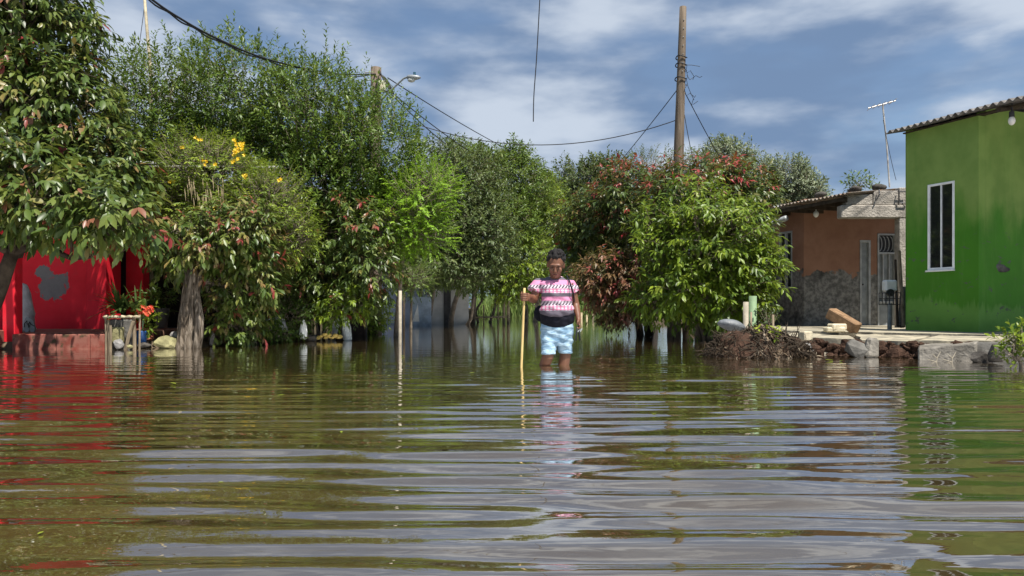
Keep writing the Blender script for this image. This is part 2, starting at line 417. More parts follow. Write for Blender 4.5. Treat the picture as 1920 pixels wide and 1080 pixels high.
gys = np.unique(np.concatenate([np.linspace(-60, -2, 10), np.linspace(-2, 24, 120), np.linspace(24, 60, 50), np.linspace(60, 1500, 14)]))
tag(grid_mesh('ground', gxs, gys, ground_z, 'ground'), kind='structure')

PY = 7.65; PX = (1042 - 960) * PY / F                       # where the person stands
def water_z(X, Y):
    r = np.random.RandomState(12); z = np.zeros_like(X)
    env = (.30 + (.70) * sm(8.2, 4.2, Y + .35 * vnoise(X, Y, 5, f0=.9))) * sm(15, 9, Y) * sm(9, 6.5, np.abs(X))
    for i in range(15):
        lam = .115 * (2.5 ** (i / 12.0)) * (1 + .1 * r.randn()); k = 2 * math.pi / lam
        th = r.randn() * .075; ph = r.rand() * 6.28
        warp = .05 * vnoise(X, Y * .6, 40 + i, f0=.8)
        am = .55 + .75 * vnoise(X * .8, Y * 1.3, 70 + i, f0=1.0)
        z += (.064 / k) * am * np.sin(k * (Y + warp + math.tan(th) * X) + ph)
    z *= env
    d = np.hypot(X - PX, (Y - PY)); ring = np.exp(-d / .8) * sm(.03, .2, d)
    z += .0022 * ring * np.sin(2 * math.pi * d / .17)
    d2 = np.hypot(X - PX + .36, (Y - PY + .2)); z += .0014 * np.exp(-d2 / .5) * np.sin(2 * math.pi * d2 / .11)
    return z
def spaced(a, b, d0, d1):
    r = [a]
    while r[-1] < b:
        t = (r[-1] - a) / (b - a); r.append(r[-1] + d0 + (d1 - d0) * t)
    return r[:-1]
wx = spaced(0, 4.5, .05, .05) + spaced(4.5, 9, .06, .15) + spaced(9, 60, .3, 8) + [60, 200, 800]
wx = sorted(set([-x for x in wx] + wx))
wy = [-60, -20, -5, -1] + spaced(-.2, .9, .15, .03) + spaced(.9, 4.5, .018, .022) + spaced(4.5, 9, .022, .04) + spaced(9, 15, .05, .2) + spaced(15, 60, .3, 3) + [60, 70]
wobj = grid_mesh('flood_water', np.array(wx), np.array(wy), water_z, 'water')
wobj['kind'] = 'structure'

# ------------------------------------------------------------------ frames for walls
class Fr:                                   # wall frame: u along, z up, w outwards
    def __init__(s, o, u):
        s.o = Vector((o[0], o[1], 0)); s.u = Vector((u[0], u[1], 0)).normalized(); s.w = Vector((s.u.y, -s.u.x, 0))
    def p(s, u, z, w=0): return s.o + s.u * u + s.w * w + Vector((0, 0, z))
    def box(s, mb, u0, u1, z0, z1, w0, w1):
        vs = [s.p(u, z, w) for z in (z0, z1) for (u, w) in ((u0, w1), (u1, w1), (u1, w0), (u0, w0))]
        return mb.add(vs, [(3, 2, 1, 0), (4, 5, 6, 7), (0, 1, 5, 4), (1, 2, 6, 5), (2, 3, 7, 6), (3, 0, 4, 7)])
def fbox(fr, name, mat, parent, *a, bevel=0):
    mb = MB(); fr.box(mb, *a); return mb.build(name, mat, parent, bevel=bevel)
def wall_hole(fr, mb, u0, u1, z0, z1, w0, w1, hole):
    a, b, c, d = hole
    fr.box(mb, u0, a, z0, z1, w0, w1); fr.box(mb, b, u1, z0, z1, w0, w1)
    fr.box(mb, a, b, z0, c, w0, w1); fr.box(mb, a, b, d, z1, w0, w1)
def corrugated(fr, u0, u1, w_eave, w_top, z_eave, slope, wl, amp, th=.012):
    n = max(4, int((u1 - u0) / wl * 8)); us = [u0 + (u1 - u0) * i / n for i in range(n + 1)]
    vs = []; fs = []
    for i, u in enumerate(us):
        h = amp * math.cos(2 * math.pi * u / wl)
        for (w, dz) in ((w_eave, 0), (w_top, 0), (w_eave, -th), (w_top, -th)):
            vs.append(fr.p(u, z_eave + (w_eave - w) * slope + h + dz, w))
    for i in range(n):
        a = i * 4; b = a + 4
        fs += [(a, b, b + 1, a + 1), (a + 2, a + 3, b + 3, b + 2), (a, a + 2, b + 2, b), (a + 1, b + 1, b + 3, a + 3)]
    fs += [(0, 1, 3, 2), (n * 4, n * 4 + 2, n * 4 + 3, n * 4 + 1)]
    return MB().add(vs, fs)

# ------------------------------------------------------------------ green house
GZ = .27
gy_ = GY(617.5, GZ); gc = P(1700, 617.5, gy_)
GU = Vector((.371, -.928, 0)); gf = Fr((gc.x, gc.y), GU)
gh = empty('green_house', gf.p(0, GZ), 'bright green plastered house with corrugated roof and tall white framed window', 'house')
WU = (.354, .772); WZ = (1.127, 2.353); UE = 1.121
mb = MB(); wall_hole(gf, mb, 0, UE, GZ - .25, 3.17, -.14, 0, (WU[0], WU[1], WZ[0], WZ[1])); mb.build('wall', 'green_paint', gh)
rf = Fr(gf.p(UE, 0)[:2], (.928, .371))
mb = MB(); rf.box(mb, .142, 4.2, GZ - .25, 3.3, -.14, 0); mb.build('wall', 'green_paint', gh)
bf = Fr(gf.p(0, 0)[:2], (.928, .371)); mb = MB(); bf.box(mb, .142, 4.2, GZ - .25, 3.3, -.14, 0); mb.build('wall', 'green_paint', gh)
ef = Fr(gf.p(UE, 0, -4.2)[:2], (-.371, .928)); mb = MB(); ef.box(mb, .16, UE - .02, GZ - .25, 3.6, -.14, 0); mb.build('wall', 'green_paint', gh)
win = MB()
fw = .032
for a in ((WU[0], WU[0] + fw, WZ[0], WZ[1]), (WU[1] - fw, WU[1], WZ[0], WZ[1]), (WU[0] + fw, WU[1] - fw, WZ[0], WZ[0] + fw), (WU[0] + fw, WU[1] - fw, WZ[1] - fw, WZ[1])):
    gf.box(win, a[0], a[1], a[2], a[3], -.05, .012)
win = win.build('window', 'white_paint', gh, bevel=.004)
um = (WU[0] + WU[1]) / 2
fbox(gf, 'mullion', 'white_paint', win, um - .008, um + .008, WZ[0] + fw + .002, WZ[1] - fw - .002, -.03, .004)
fbox(gf, 'pane', 'glass_dark', win, WU[0] + fw, um - .008, WZ[0] + fw, WZ[1] - fw, -.016, -.010)
fbox(gf, 'pane', 'glass_dark', win, um + .008, WU[1] - fw, WZ[0] + fw, WZ[1] - fw, -.020, -.014)
fbox(gf, 'sill', 'white_paint', win, WU[0] - .01, WU[1] + .01, WZ[0] - .025, WZ[0] - .002, .002, .045, bevel=.004)
for k in range(5):
    u0 = -.18 + k * .95
    corrugated(gf, u0, u0 + .99, .22, -4.6, 3.205 + .004 * (k % 2), .20, .105, .021).build('roof_sheet', 'roof_fibre', gh)
fbox(gf, 'roof_beam', 'bark_dark', gh, -.05, 4.4, 3.172, 3.19, -.10, .02)
for u in (1.5, 2.4, 3.3):
    mb = MB(); mb.tube([gf.p(u, 3.14, .16), gf.p(u, 4.04, -4.4)], .035, 8); mb.build('rafter', 'bark_dark', gh)
bp = P(1897, 212, 9.6); mb = MB(); mb.tube([bp + Vector((0, 0, .14)), bp + Vector((0, 0, .02))], .012, 8); mb.tube([bp + Vector((0, 0, .02)), bp - Vector((0, 0, .05))], [.03, .034], 10)
so_ = mb.build('lamp_socket', 'metal_dark', gh)
MB().ellipsoid(bp - Vector((0, 0, .10)), (.042, .042, .058)).build('bulb', 'bulb_white', gh, True)
# chipped ledge on the porch wall
mb = MB(); q = rf.p(.42, 1.13, .012); mb.ellipsoid(q, (.13, .02, .045), 12, 8, None, .35, 4); mb.build('plaster_chip', 'concrete_dark', gh, True)

# ------------------------------------------------------------------ orange house
OZ = .147
A0 = Vector((5.98, 17.3, 0)); A1 = Vector((6.33, 16.2, 0))
oh = empty('orange_house', (6.33, 16.2, OZ), 'weathered orange house with peeled grey plaster and sagging tin roof', 'house')
fa = Fr(A0[:2], (A1 - A0)[:2]); la = (A1 - A0).length
wa = (.32, .78); wz = (1.02, 2.30)
mb = MB(); wall_hole(fa, mb, 0, la, OZ - .3, 2.75, -.15, 0, (wa[0], wa[1], wz[0], wz[1])); mb.build('wall', 'orange_paint', oh)
ow = MB()
for a in ((wa[0], wa[0] + .04, wz[0], wz[1]), (wa[1] - .04, wa[1], wz[0], wz[1]), (wa[0] + .04, wa[1] - .04, wz[0], wz[0] + .04), (wa[0] + .04, wa[1] - .04, wz[1] - .04, wz[1]), (.53, .57, wz[0] + .04, wz[1] - .04)):
    fa.box(ow, a[0], a[1], a[2], a[3], -.1, .008)
ow = ow.build('window', 'grey_frame', oh)
fbox(fa, 'pane', 'glass_dark', ow, wa[0] + .04, .53, wz[0] + .04, wz[1] - .04, -.05, -.044)
fbox(fa, 'pane', 'glass_dark', ow, .57, wa[1] - .04, wz[0] + .04, wz[1] - .04, -.05, -.044)
fbfr = Fr(A1[:2], (1, .12)); 
def obx(px): # u on wall B for a pixel column
    k = (px - 960) / F; return (k * A1.y - A1.x) / (.9929 - k * .1191)
ub = obx(1612); uc = obx(1632); ud = obx(1645); ue = obx(1679); uf = obx(1692)
mb = MB(); fbfr.box(mb, .01, ub, OZ - .3, 2.95, -.15, 0); fbfr.box(mb, uc, ud, OZ - .3, 2.95, -.15, 0); fbfr.box(mb, ue, 4.6, OZ - .3, 2.95, -.15, 0)
fbfr.box(mb, ub, uc, 2.07, 2.95, -.15, 0); fbfr.box(mb, ud, ue, 2.22, 2.95, -.15, 0); mb.build('wall', 'orange_paint', oh)
dr = MB(); fbfr.box(dr, ub, ub + .045, OZ - .05, 2.07, -.12, .012); fbfr.box(dr, uc - .045, uc, OZ - .05, 2.07, -.12, .012); fbfr.box(dr, ub + .045, uc - .045, 2.02, 2.07, -.12, .012)
dr = dr.build('door', 'grey_frame', oh)
fbox(fbfr, 'panel', 'grey_door', dr, ub + .045, uc - .045, OZ - .03, 2.02, -.06, -.03)
hd = fbfr.p(ub + .08, 1.1, -.01); MB().ellipsoid(hd, (.018, .018, .018)).build('handle', 'metal_dark', dr, True)
gd = MB()
for a in ((ud, ud + .035, OZ - .05, 2.22), (ue - .035, ue, OZ - .05, 2.22), (ud + .035, ue - .035, 2.185, 2.22), (ud + .035, ue - .035, 1.77, 1.81), (ud + .035, ue - .035, .70, .73)): fbfr.box(gd, a[0], a[1], a[2], a[3], -.1, .02)
gd = gd.build('grille_door', 'grey_frame', oh)
fbox(fbfr, 'panel', 'grey_door', gd, ud + .035, ue - .035, OZ - .03, 1.77, -.07, -.04)
fbox(fbfr, 'transom_panel', 'metal_dark', gd, ud + .035, ue - .035, 1.81, 2.185, -.07, -.05)
for k in (1, 2):
    u = ud + (ue - ud) * k / 3; fbox(fbfr, 'bar', 'grey_frame', gd, u - .012, u + .012, .731, 1.769, -.038, .004)
for k in range(4):
    c0 = ud + .06 + k * .085; pts = [fbfr.p(c0 + .06 * math.sin(t), 1.995 + .16 * math.cos(t), -.02) for t in [math.pi * i / 10 for i in range(11)]]
    mb = MB(); mb.tube(pts, .009, 6); mb.build('scroll_bar', 'grey_frame', gd)
# concrete porch beam and block course
bfr = Fr((6.40, 14.5), (1, .0))
bm_ = MB(); bfr.box(bm_, 0, 2.6, 2.335, 2.585, -.22, 0); bm_ = bm_.build('beam', 'concrete_beam', oh, bevel=.018)
mbx = [(.10, .62, 2.59, 2.80), (.635, 1.12, 2.59, 2.87), (1.135, 1.6, 2.59, 2.93)]
for a in mbx:
    fbox(bfr, 'block', 'concrete_beam', bm_, a[0], a[1], a[2], a[3], -.19, -.03, bevel=.012)
mb = MB(); mb.tube([bfr.p(.72, 2.88, .02), bfr.p(.70, 2.78, .07), bfr.p(.64, 2.66, .06)], .014, 6); mb.build('bracket', 'metal_dark', oh)
mb = MB()
bkt = [bfr.p(1.09, 2.62, .05), bfr.p(1.25, 2.62, .05), bfr.p(1.25, 2.84, .05), bfr.p(1.09, 2.84, .05)]
for i in range(4): mb.tube([bkt[i], bkt[(i + 1) % 4]], .012, 6)
mb.tube([bkt[0], bkt[0] - Vector((0, -.05, 0))], .01, 6); mb.tube([bkt[3], bkt[3] - Vector((0, -.05, 0))], .01, 6)
mb.build('service_bracket', 'metal_dark', oh)
fbox(bfr, 'column', 'concrete_beam', oh, 1.13, 1.34, OZ - .3, 2.33, -.21, -.01, bevel=.012)
# roof sheets along the eave
e0 = Vector((5.66, 16.95, 0)); ro = Fr(e0[:2], (.31, -.951))
for k in range(3):
    sag = -.015 * math.sin(k / 3 * math.pi); u0 = -.25 + k * .98
    corrugated(ro, u0, u0 + 1.03, .10, -3.2, 2.80 + .018 * (k % 2) + sag, .115, .11, .018).build('roof_sheet', 'roof_old' if k else 'roof_zinc', oh)
for k in range(6):
    u = -.1 + k * .52
    mb = MB(); ro.box(mb, u, u + .07, 2.64, 2.74, -1.6, .02); mb.build('rafter', 'bark_dark', oh)
fbox(ro, 'eave_board', 'bark_dark', oh, -.2, 2.6, 2.66, 2.73, .03, .055)
mb = MB(); mb.tube([ro.p(-.35, 2.36, .18), ro.p(.6, 2.42, .17), ro.p(1.05, 2.50, .15)], .06, 10); mb.build('gutter_pipe', 'metal_grey', oh, True)
bq = P(1530, 397, 15.6); mb = MB(); mb.tube([bq + Vector((0, 0, .2)), bq], .015, 6); mb.ellipsoid(bq - Vector((0, 0, .05)), (.055, .055, .07)); mb.build('porch_bulb', 'bulb_white', oh, True)
for nm, (u, w, s) in (('a', (1.75, -.12, .12)), ('b', (2.45, -.36, .12)), ('c', (2.55, -.84, .15))):
    z = 2.80 + (.10 - w) * .115 + .05
    o = MB().ellipsoid(ro.p(u, z + .02, w), (s, s * .7, .07), 12, 8, None, .25, int(u * 10)).build('stone', 'rock_dark', None, True, loc=None)
    tag(o, {'a': 'small dark stone weighing down the lower tin sheets of orange house roof', 'b': 'dark flat stone on tin roof between antenna and small stone', 'c': 'largest dark stone on tin roof beside the antenna foot'}[nm], 'stone', 'stones holding the tin roof')
# antenna on the orange house roof
ab = P(1668, 340, 14.9); at_ = P(1655, 197, 14.9)
an = empty('television_antenna', ab, 'thin television antenna mast rising from rusty tin roof', 'antenna')
mb = MB(); mb.tube([ab - Vector((0, 0, .12)), ab.lerp(at_, .5) + Vector((.01, 0, 0)), at_], .016, 8); mb.build('mast', 'antenna_metal', an)
b0 = P(1628, 203, 14.9); b1 = P(1679, 189, 15.0); mb = MB(); mb.tube([b0, b1], .012, 6); bo = mb.build('boom', 'antenna_metal', an)
for k in range(5):
    p = b0.lerp(b1, .1 + k * .2); mb = MB(); mb.tube([p - Vector((.03, .22, 0)), p + Vector((.03, .22, .0))], .006, 5); mb.build('element', 'antenna_metal', bo)
mb = MB(); mb.tube(catenary(at_ - Vector((0, .02, .3)), ab + Vector((.13, 0, .02)), .06, 10), .005, 5); mb.build('cable', 'wire_black', an)

# electric meter on its post
mz = P(1668, 615, 12.2); mt = empty('electric_meter', (mz.x, mz.y, .255), 'white electric meter box in wire cage on grey post', 'meter')
mb = MB(); mb.tube([Vector((mz.x, mz.y, .0)), P(1668, 568, 12.2)], .035, 10); mb.build('post', 'metal_grey', mt)
c = P(1668, 536, 12.2); mb = MB(); mb.box(c, (.20, .14, .19)); mb.build('meter_box', 'white_paint', mt, bevel=.025)
c2 = P(1668, 549, 12.14); mb = MB(); mb.tube([c2 + Vector((0, 0, 0)), c2 + Vector((0, -.04, 0))], .06, 16); mb.build('dial', 'metal_dark', mt)
mb = MB(); c3 = P(1668, 556, 12.2)
for k in range(5):
    x = -.12 + k * .06
    mb.tube([c3 + Vector((x, -.11, .06)), c3 + Vector((x, -.11, -.13))], .006, 5); mb.tube([c3 + Vector((x, .11, .06)), c3 + Vector((x, .11, -.13))], .006, 5)
for z in (.06, -.035, -.13):
    q = [c3 + Vector((a, b, z)) for a, b in ((-.12, -.11), (.12, -.11), (.12, .11), (-.12, .11))]
    for i in range(4): mb.tube([q[i], q[(i + 1) % 4]], .006, 5)
mb.build('cage', 'metal_dark', mt)
# boards leaning by the corner of the green house
for i, (x0, y0, x1, y1, w, lab) in enumerate(((1694, 612, 1686, 470, .05, 'tall grey weathered pole leaning beside green house corner'), (1683, 612, 1679, 487, .035, 'thin dark stick leaning behind the electric meter'), (1690, 612, 1694, 540, .10, 'short dark board leaning against green house corner'))):
    a = P(x0, y0, 12.0 + i * .12); b = P(x1, y1, 12.3 + i * .12)
    mb = MB(); mb.tube([a, b], [w * .6, w * .5], 7); o = mb.build(['weathered_pole', 'thin_stick', 'short_board'][i], ['stake_wood', 'bark_dark', 'concrete_dark'][i], None, loc=a)
    tag(o, lab, ['pole', 'stick', 'board'][i])

# ------------------------------------------------------------------ broken pavement on the right
def jag(poly, step, amp, seed):
    r = random.Random(seed); o = []
    for i in range(len(poly)):
        a = Vector(poly[i]); b = Vector(poly[(i + 1) % len(poly)]); n = max(1, int((b - a).length / step)); pn = Vector((-(b - a).y, (b - a).x)).normalized()
        for k in range(n):
            p = a.lerp(b, k / n) + pn * r.uniform(-amp, amp); o.append((p.x, p.y))
    return o
pav = empty('pavement', (5, 9.6, .2), kind='structure')
def bank(X, Y, ed): return ed
mb = MB()
front = [(3.35, 10.2), (3.70, 9.62), (4.02, 9.48), (4.36, 9.1), (4.62, 8.84), (4.95, 8.6), (5.45, 8.36), (6.2, 8.05), (7.2, 7.7), (8.4, 7.3)]
rr = random.Random(5); rows = []
pts = []
for i in range(len(front) - 1):
    a = Vector(front[i]); b = Vector(front[i + 1]); n = max(2, int((b - a).length / .06))
    for k in range(n): pts.append(a.lerp(b, k / n))
for q, (back, z) in enumerate(((-.10, -.5), (-.05, -.02), (.0, .05), (.03, .10), (.05, .15), (.10, .175), (.6, .18), (4.5, .18))):
    row = []
    for i, p in enumerate(pts):
        j = .05 if 0 < q < 6 else 0
        e = math.sin(i * .63 + q * .9) * .03 + math.sin(i * 1.7 + q * 2.1) * .02
        row.append((p.x + back * .45 + rr.uniform(-j, j) * .6, p.y + back + (e + rr.uniform(-j, j) * .6 if 0 < q < 6 else 0), z + (rr.uniform(-.02, .02) if 0 < q < 6 else 0)))
    rows.append(row)
n = len(pts); mb.add([v for r in rows for v in r], [(q * n + i, q * n + i + 1, (q + 1) * n + i + 1, (q + 1) * n + i) for q in range(len(rows) - 1) for i in range(n - 1)])
mb.build('soil_bank', 'soil_red', pav)
mb = MB(); rc = random.Random(77)
for k in range(420):
    p = pts[rc.randrange(len(pts) - 1)]; z = rc.uniform(-.03, .17); s_ = rc.uniform(.015, .055) * (1 if rc.random() < .85 else 1.6)
    mb.ellipsoid((p.x + .45 * z * .4 + rc.uniform(-.03, .03), p.y - .03 + z * .35 + rc.uniform(-.05, .05), z), (s_ * rc.uniform(.8, 1.6), s_, s_ * rc.uniform(.5, 1)), 7, 5, Matrix.Rotation(rc.uniform(-.6, .6), 3, 'Y'), .3, k)
tag(mb.build('clods', 'soil_red', pav), kind='stuff')
slabs = [([(3.72, 9.78), (4.28, 9.32), (4.62, 10.25), (3.9, 10.9)], .215, .0, .02), ([(4.34, 9.25), (4.72, 8.84), (5.35, 9.55), (4.70, 10.2)], .212, .03, .03),
         ([(4.78, 8.78), (5.42, 8.42), (6.05, 8.95), (5.42, 9.5)], .225, .03, .02), ([(5.50, 8.36), (6.75, 7.86), (7.4, 8.5), (6.12, 8.92)], .262, 0, .0),
         ([(3.96, 10.98), (4.68, 10.30), (5.40, 9.62), (6.09, 9.02), (6.6, 9.6), (5.9, 11.0), (5.6, 12.6), (4.5, 12.4)], .258, 0, .0),
         ([(6.16, 8.99), (7.45, 8.58), (9.5, 11.5), (6.8, 11.6), (6.2, 10.4), (6.66, 9.6)], .266, 0, 0), ([(4.5, 12.46), (5.6, 12.66), (6.2, 11.8), (9.5, 12), (9.5, 17), (4.9, 17)], .20, 0, 0)]
for i, (poly, z, tx, ty) in enumerate(slabs):
    cx = sum(p[0] for p in poly) / len(poly); cy = sum(p[1] for p in poly) / len(poly)
    mb = MB(); mb.prism(jag(poly, .13, .022, i), lambda x, y: z - .075 + tx * (x - cx) + ty * (y - cy), lambda x, y: z + tx * (x - cx) + ty * (y - cy))
    mb.build('slab', 'concrete_slab', pav)
# fallen slab edge pieces
def rock(px, py, Y, r, name, mat, label, cat, group=None, noise=.22, seed=1, rot=0):
    c = P(px, py, Y); rs = random.Random(seed); bm = bmesh.new(); R3 = Matrix.Rotation(rot, 3, 'Y')
    for _ in range(34):
        u = Vector((rs.gauss(0, 1), rs.gauss(0, 1), rs.gauss(0, 1))).normalized() * rs.uniform(1 - noise, 1.08)
        bm.verts.new(R3 @ Vector((u.x * r[0], u.y * r[1], u.z * r[2])))
    h = bmesh.ops.convex_hull(bm, input=list(bm.verts)); bmesh.ops.delete(bm, geom=list(set(e for e in h['geom_interior'] + h['geom_unused'] if isinstance(e, bmesh.types.BMVert))), context='VERTS')
    bmesh.ops.bevel(bm, geom=list(bm.edges), offset=min(r) * .08, segments=1, affect='EDGES', clamp_overlap=True)
    me = bpy.data.meshes.new(name); bm.to_mesh(me); bm.free(); me.materials.append(M[mat]); o = bpy.data.objects.new(name, me); COL.objects.link(o); o.location = c
    return tag(o, label, cat, group)
mb = MB(); q = [P(1722, 670, 8.46), P(1832, 676, 8.20)]
kb = MB(); kb.add([(q[0].x, q[0].y, -.12), (q[1].x, q[1].y, -.12), (q[1].x + .25, q[1].y + .35, -.12), (q[0].x + .25, q[0].y + .4, -.12), (q[0].x + .02, q[0].y + .05, .12), (q[1].x, q[1].y + .03, .205), (q[1].x + .25, q[1].y + .35, .215), (q[0].x + .22, q[0].y + .4, .17)],
      [(3, 2, 1, 0), (4, 5, 6, 7), (0, 1, 5, 4), (1, 2, 6, 5), (2, 3, 7, 6), (3, 0, 4, 7)])
kb = kb.build('kerb_block', 'kerb_grey', None, bevel=.015); tag(kb, 'smooth slanted grey kerb block fallen at the water edge', 'kerb block')
kb2 = MB(); a = P(1838, 676, 8.25); kb2.add([(a.x, a.y, -.15), (a.x + .42, a.y - .16, -.15), (a.x + .75, a.y + .4, -.15), (a.x + .3, a.y + .45, -.15), (a.x + .02, a.y + .12, .20), (a.x + .44, a.y - .06, .21), (a.x + .75, a.y + .4, .21), (a.x + .3, a.y + .45, .20)],
      [(3, 2, 1, 0), (4, 5, 6, 7), (0, 1, 5, 4), (1, 2, 6, 5), (2, 3, 7, 6), (3, 0, 4, 7)])
tag(kb2.build('retaining_block', 'concrete_dark', None, bevel=.01), 'concrete block coloured dark for shade between kerb and leafy sapling', 'block')  # shadowed channel face; its shade is put into the dark concrete colour
rock(1843, 672, 8.1, (.14, .1, .09), 'rock', 'rock_dark', 'low dark rock in water before the dark concrete block', 'rock', None, .2, 2)
rock(1868, 663, 7.9, (.10, .09, .12), 'rock', 'rock_dark', 'upright dark rock touching the leafy sapling', 'rock', None, .25, 3)
rock(1607, 655, 8.95, (.17, .12, .13), 'rock', 'concrete_dark', 'jagged dark concrete lump with pale top below the pavement', 'rock', None, .3, 6)
mb = MB(); mb.box((0, 0, 0), (.17, .12, .24), Matrix.Rotation(.12, 3, 'Y'), .8); o = mb.build('broken_block', 'kerb_grey', None, bevel=.03); o.location = P(1634, 652, 8.9); tag(o, 'upright broken grey block standing in the water under pavement', 'block')
mb = MB(); mb.prism(jag([(-.28, -.1), (.2, -.14), (.26, .08), (-.2, .12)], .1, .02, 3), -.03, .015); o = mb.build('floating_board', 'white_post', None); o.location = P(1580, 663, 9.55) ; o.location.z = .012; tag(o, 'pale flat slab just breaking the water surface', 'slab')
for i in range(4):                                           # dark vertical edge pieces
    u = P(1522 + i * 27, 655, 9.62 - i * .1); mb = MB(); mb.box((0, 0, 0), (.22, .1, .27), Matrix.Rotation(.04 * (i - 1), 3, 'Y'), .95); o = mb.build('edge_stone', 'concrete_dark', pav, bevel=.02); o.location = Vector((u.x, u.y, .05)) - root_loc(pav)
# brick pile and long block
lb = MB(); a = P(1563, 590, 10.4); b = P(1600, 612, 10.15); d = (b - a).normalized(); rot = d.to_track_quat('X', 'Z').to_matrix()
lb.box((0, 0, 0), ((b - a).length + .12, .17, .15), rot); lb = lb.build('brown_block', 'brick_brown', None, bevel=.015); lb.location = a.lerp(b, .5); tag(lb, 'long brown weathered block leaning on small pale bricks', 'block')
mb = MB(); mb.box((0, 0, 0), (.22, .15, .09), Matrix.Rotation(.15, 3, 'Z')); o = mb.build('pale_brick', 'brick_pale', None, bevel=.015); o.location = P(1570, 613, 10.2); tag(o, 'pale cream brick under the long brown block', 'brick')
mb = MB(); mb.box((0, 0, 0), (.25, .16, .07), Matrix.Rotation(-.1, 3, 'Z')); o = mb.build('pale_brick', 'brick_pale', None, bevel=.015); o.location = (P(1564, 618, 10.2).x, 10.2, .292); tag(o, 'lowest pale brick of the little pile on the pavement', 'brick')
mb = MB(); mb.box((0, 0, 0), (.13, .12, .12), Matrix.Rotation(.3, 3, 'Z')); o = mb.build('pale_brick', 'brick_pale', None, bevel=.012); o.location = P(1511, 630, 9.5); tag(o, 'single pale brick next to the dark root mound', 'brick')

# ------------------------------------------------------------------ red house
rh = empty('red_house', P(100, 655, 10.6), 'red painted house with raised porch and bare cement patch', 'house')
Yf = 10.6; Yb = 13.1; RZ = .215
x0 = P(22, 0, Yf).x; x1 = P(195, 0, Yf).x
for i, (a, b) in enumerate(((x0, x0 + .62), (x0 + .623, x0 + 1.10), (x0 + 1.103, x1))):
    mb = MB(); mb.prism([(a, Yf + .004 * i), (b, Yf + .004 * i), (b, Yf + .4), (a, Yf + .4)], -.5, RZ - .003 * (i % 2)); mb.build('porch_step', 'red_step', rh, bevel=.012)
mb = MB(); mb.prism([(x0 - 4, Yf + .395), (x1 + .02, Yf + .395), (x1 + .2, Yb + .2), (x0 - 4, Yb + .2)], -.4, RZ + .006); mb.build('porch_floor', 'red_floor', rh)
wl0 = P(-260, 0, Yb).x; wl1 = P(161, 0, Yb).x; wl2 = P(199, 0, Yb - .28).x
mb = MB(); mb.prism([(wl0, Yb), (wl1, Yb), (wl1, Yb + .16), (wl0, Yb + .16)], RZ - .2, 3.0); mb.build('wall', 'red_paint', rh)
mb = MB(); mb.prism([(wl1 + .002, Yb), (wl2, Yb - .28), (wl2, Yb + .2), (wl1 + .002, Yb + .2)], RZ - .2, 3.0); mb.build('wall', 'red_paint', rh)
pa = P(4, 0, 10.72).x; pb = P(27.5, 0, 10.72).x
mb = MB(); mb.prism([(pa, 10.72), (pb, 10.72), (pb, 10.9), (pa, 10.9)], RZ - .3, 2.9); mb.build('pillar', 'red_paint', rh, bevel=.008)
mb = MB(); mb.prism([(pa - .3, 10.5), (pa + .04, 10.5), (pa + .04, 10.71), (pa - .3, 10.71)], -.4, .27); mb.build('plinth', 'red_step', rh, bevel=.012)
mb = MB(); mb.prism([(pa - 3, 10.76), (pb + .03, 10.76), (pb + .03, 10.87), (pa - 3, 10.87)], 2.78, 2.9); mb.build('porch_beam', 'red_paint', rh)
# recessed part to the right with column; back wall painted near-black for deep shade
mb = MB(); mb.prism([(-12, 15.0), (-3.1, 15.8), (-3.1, 16.0), (-12, 15.2)], -.2, 3.1); mb.build('back_wall', 'near_black', rh)
cx = P(252, 0, 13.9).x; mb = MB(); mb.prism([(cx - .16, 13.9), (cx + .16, 13.9), (cx + .16, 14.15), (cx - .16, 14.15)], -.2, 3.0); mb.build('pillar', 'red_paint', rh, bevel=.008)
mb = MB(); mb.prism([(wl2 + .1, 12.75), (-4.7, 12.75), (-4.7, 15.2), (wl2 + .1, 15.2)], -.4, .20); mb.build('side_step', 'concrete_dark', rh, bevel=.012)
rr_ = Fr((wl0, Yb), (1, 0))
for k in range(7):
    u0 = k * 1.04
    corrugated(rr_, u0, u0 + 1.08, .88 if u0 < wl1 - wl0 + .4 else .45, -4.0, 2.98 + .004 * (k % 2), .18, .11, .018).build('roof_sheet', 'roof_zinc', rh)
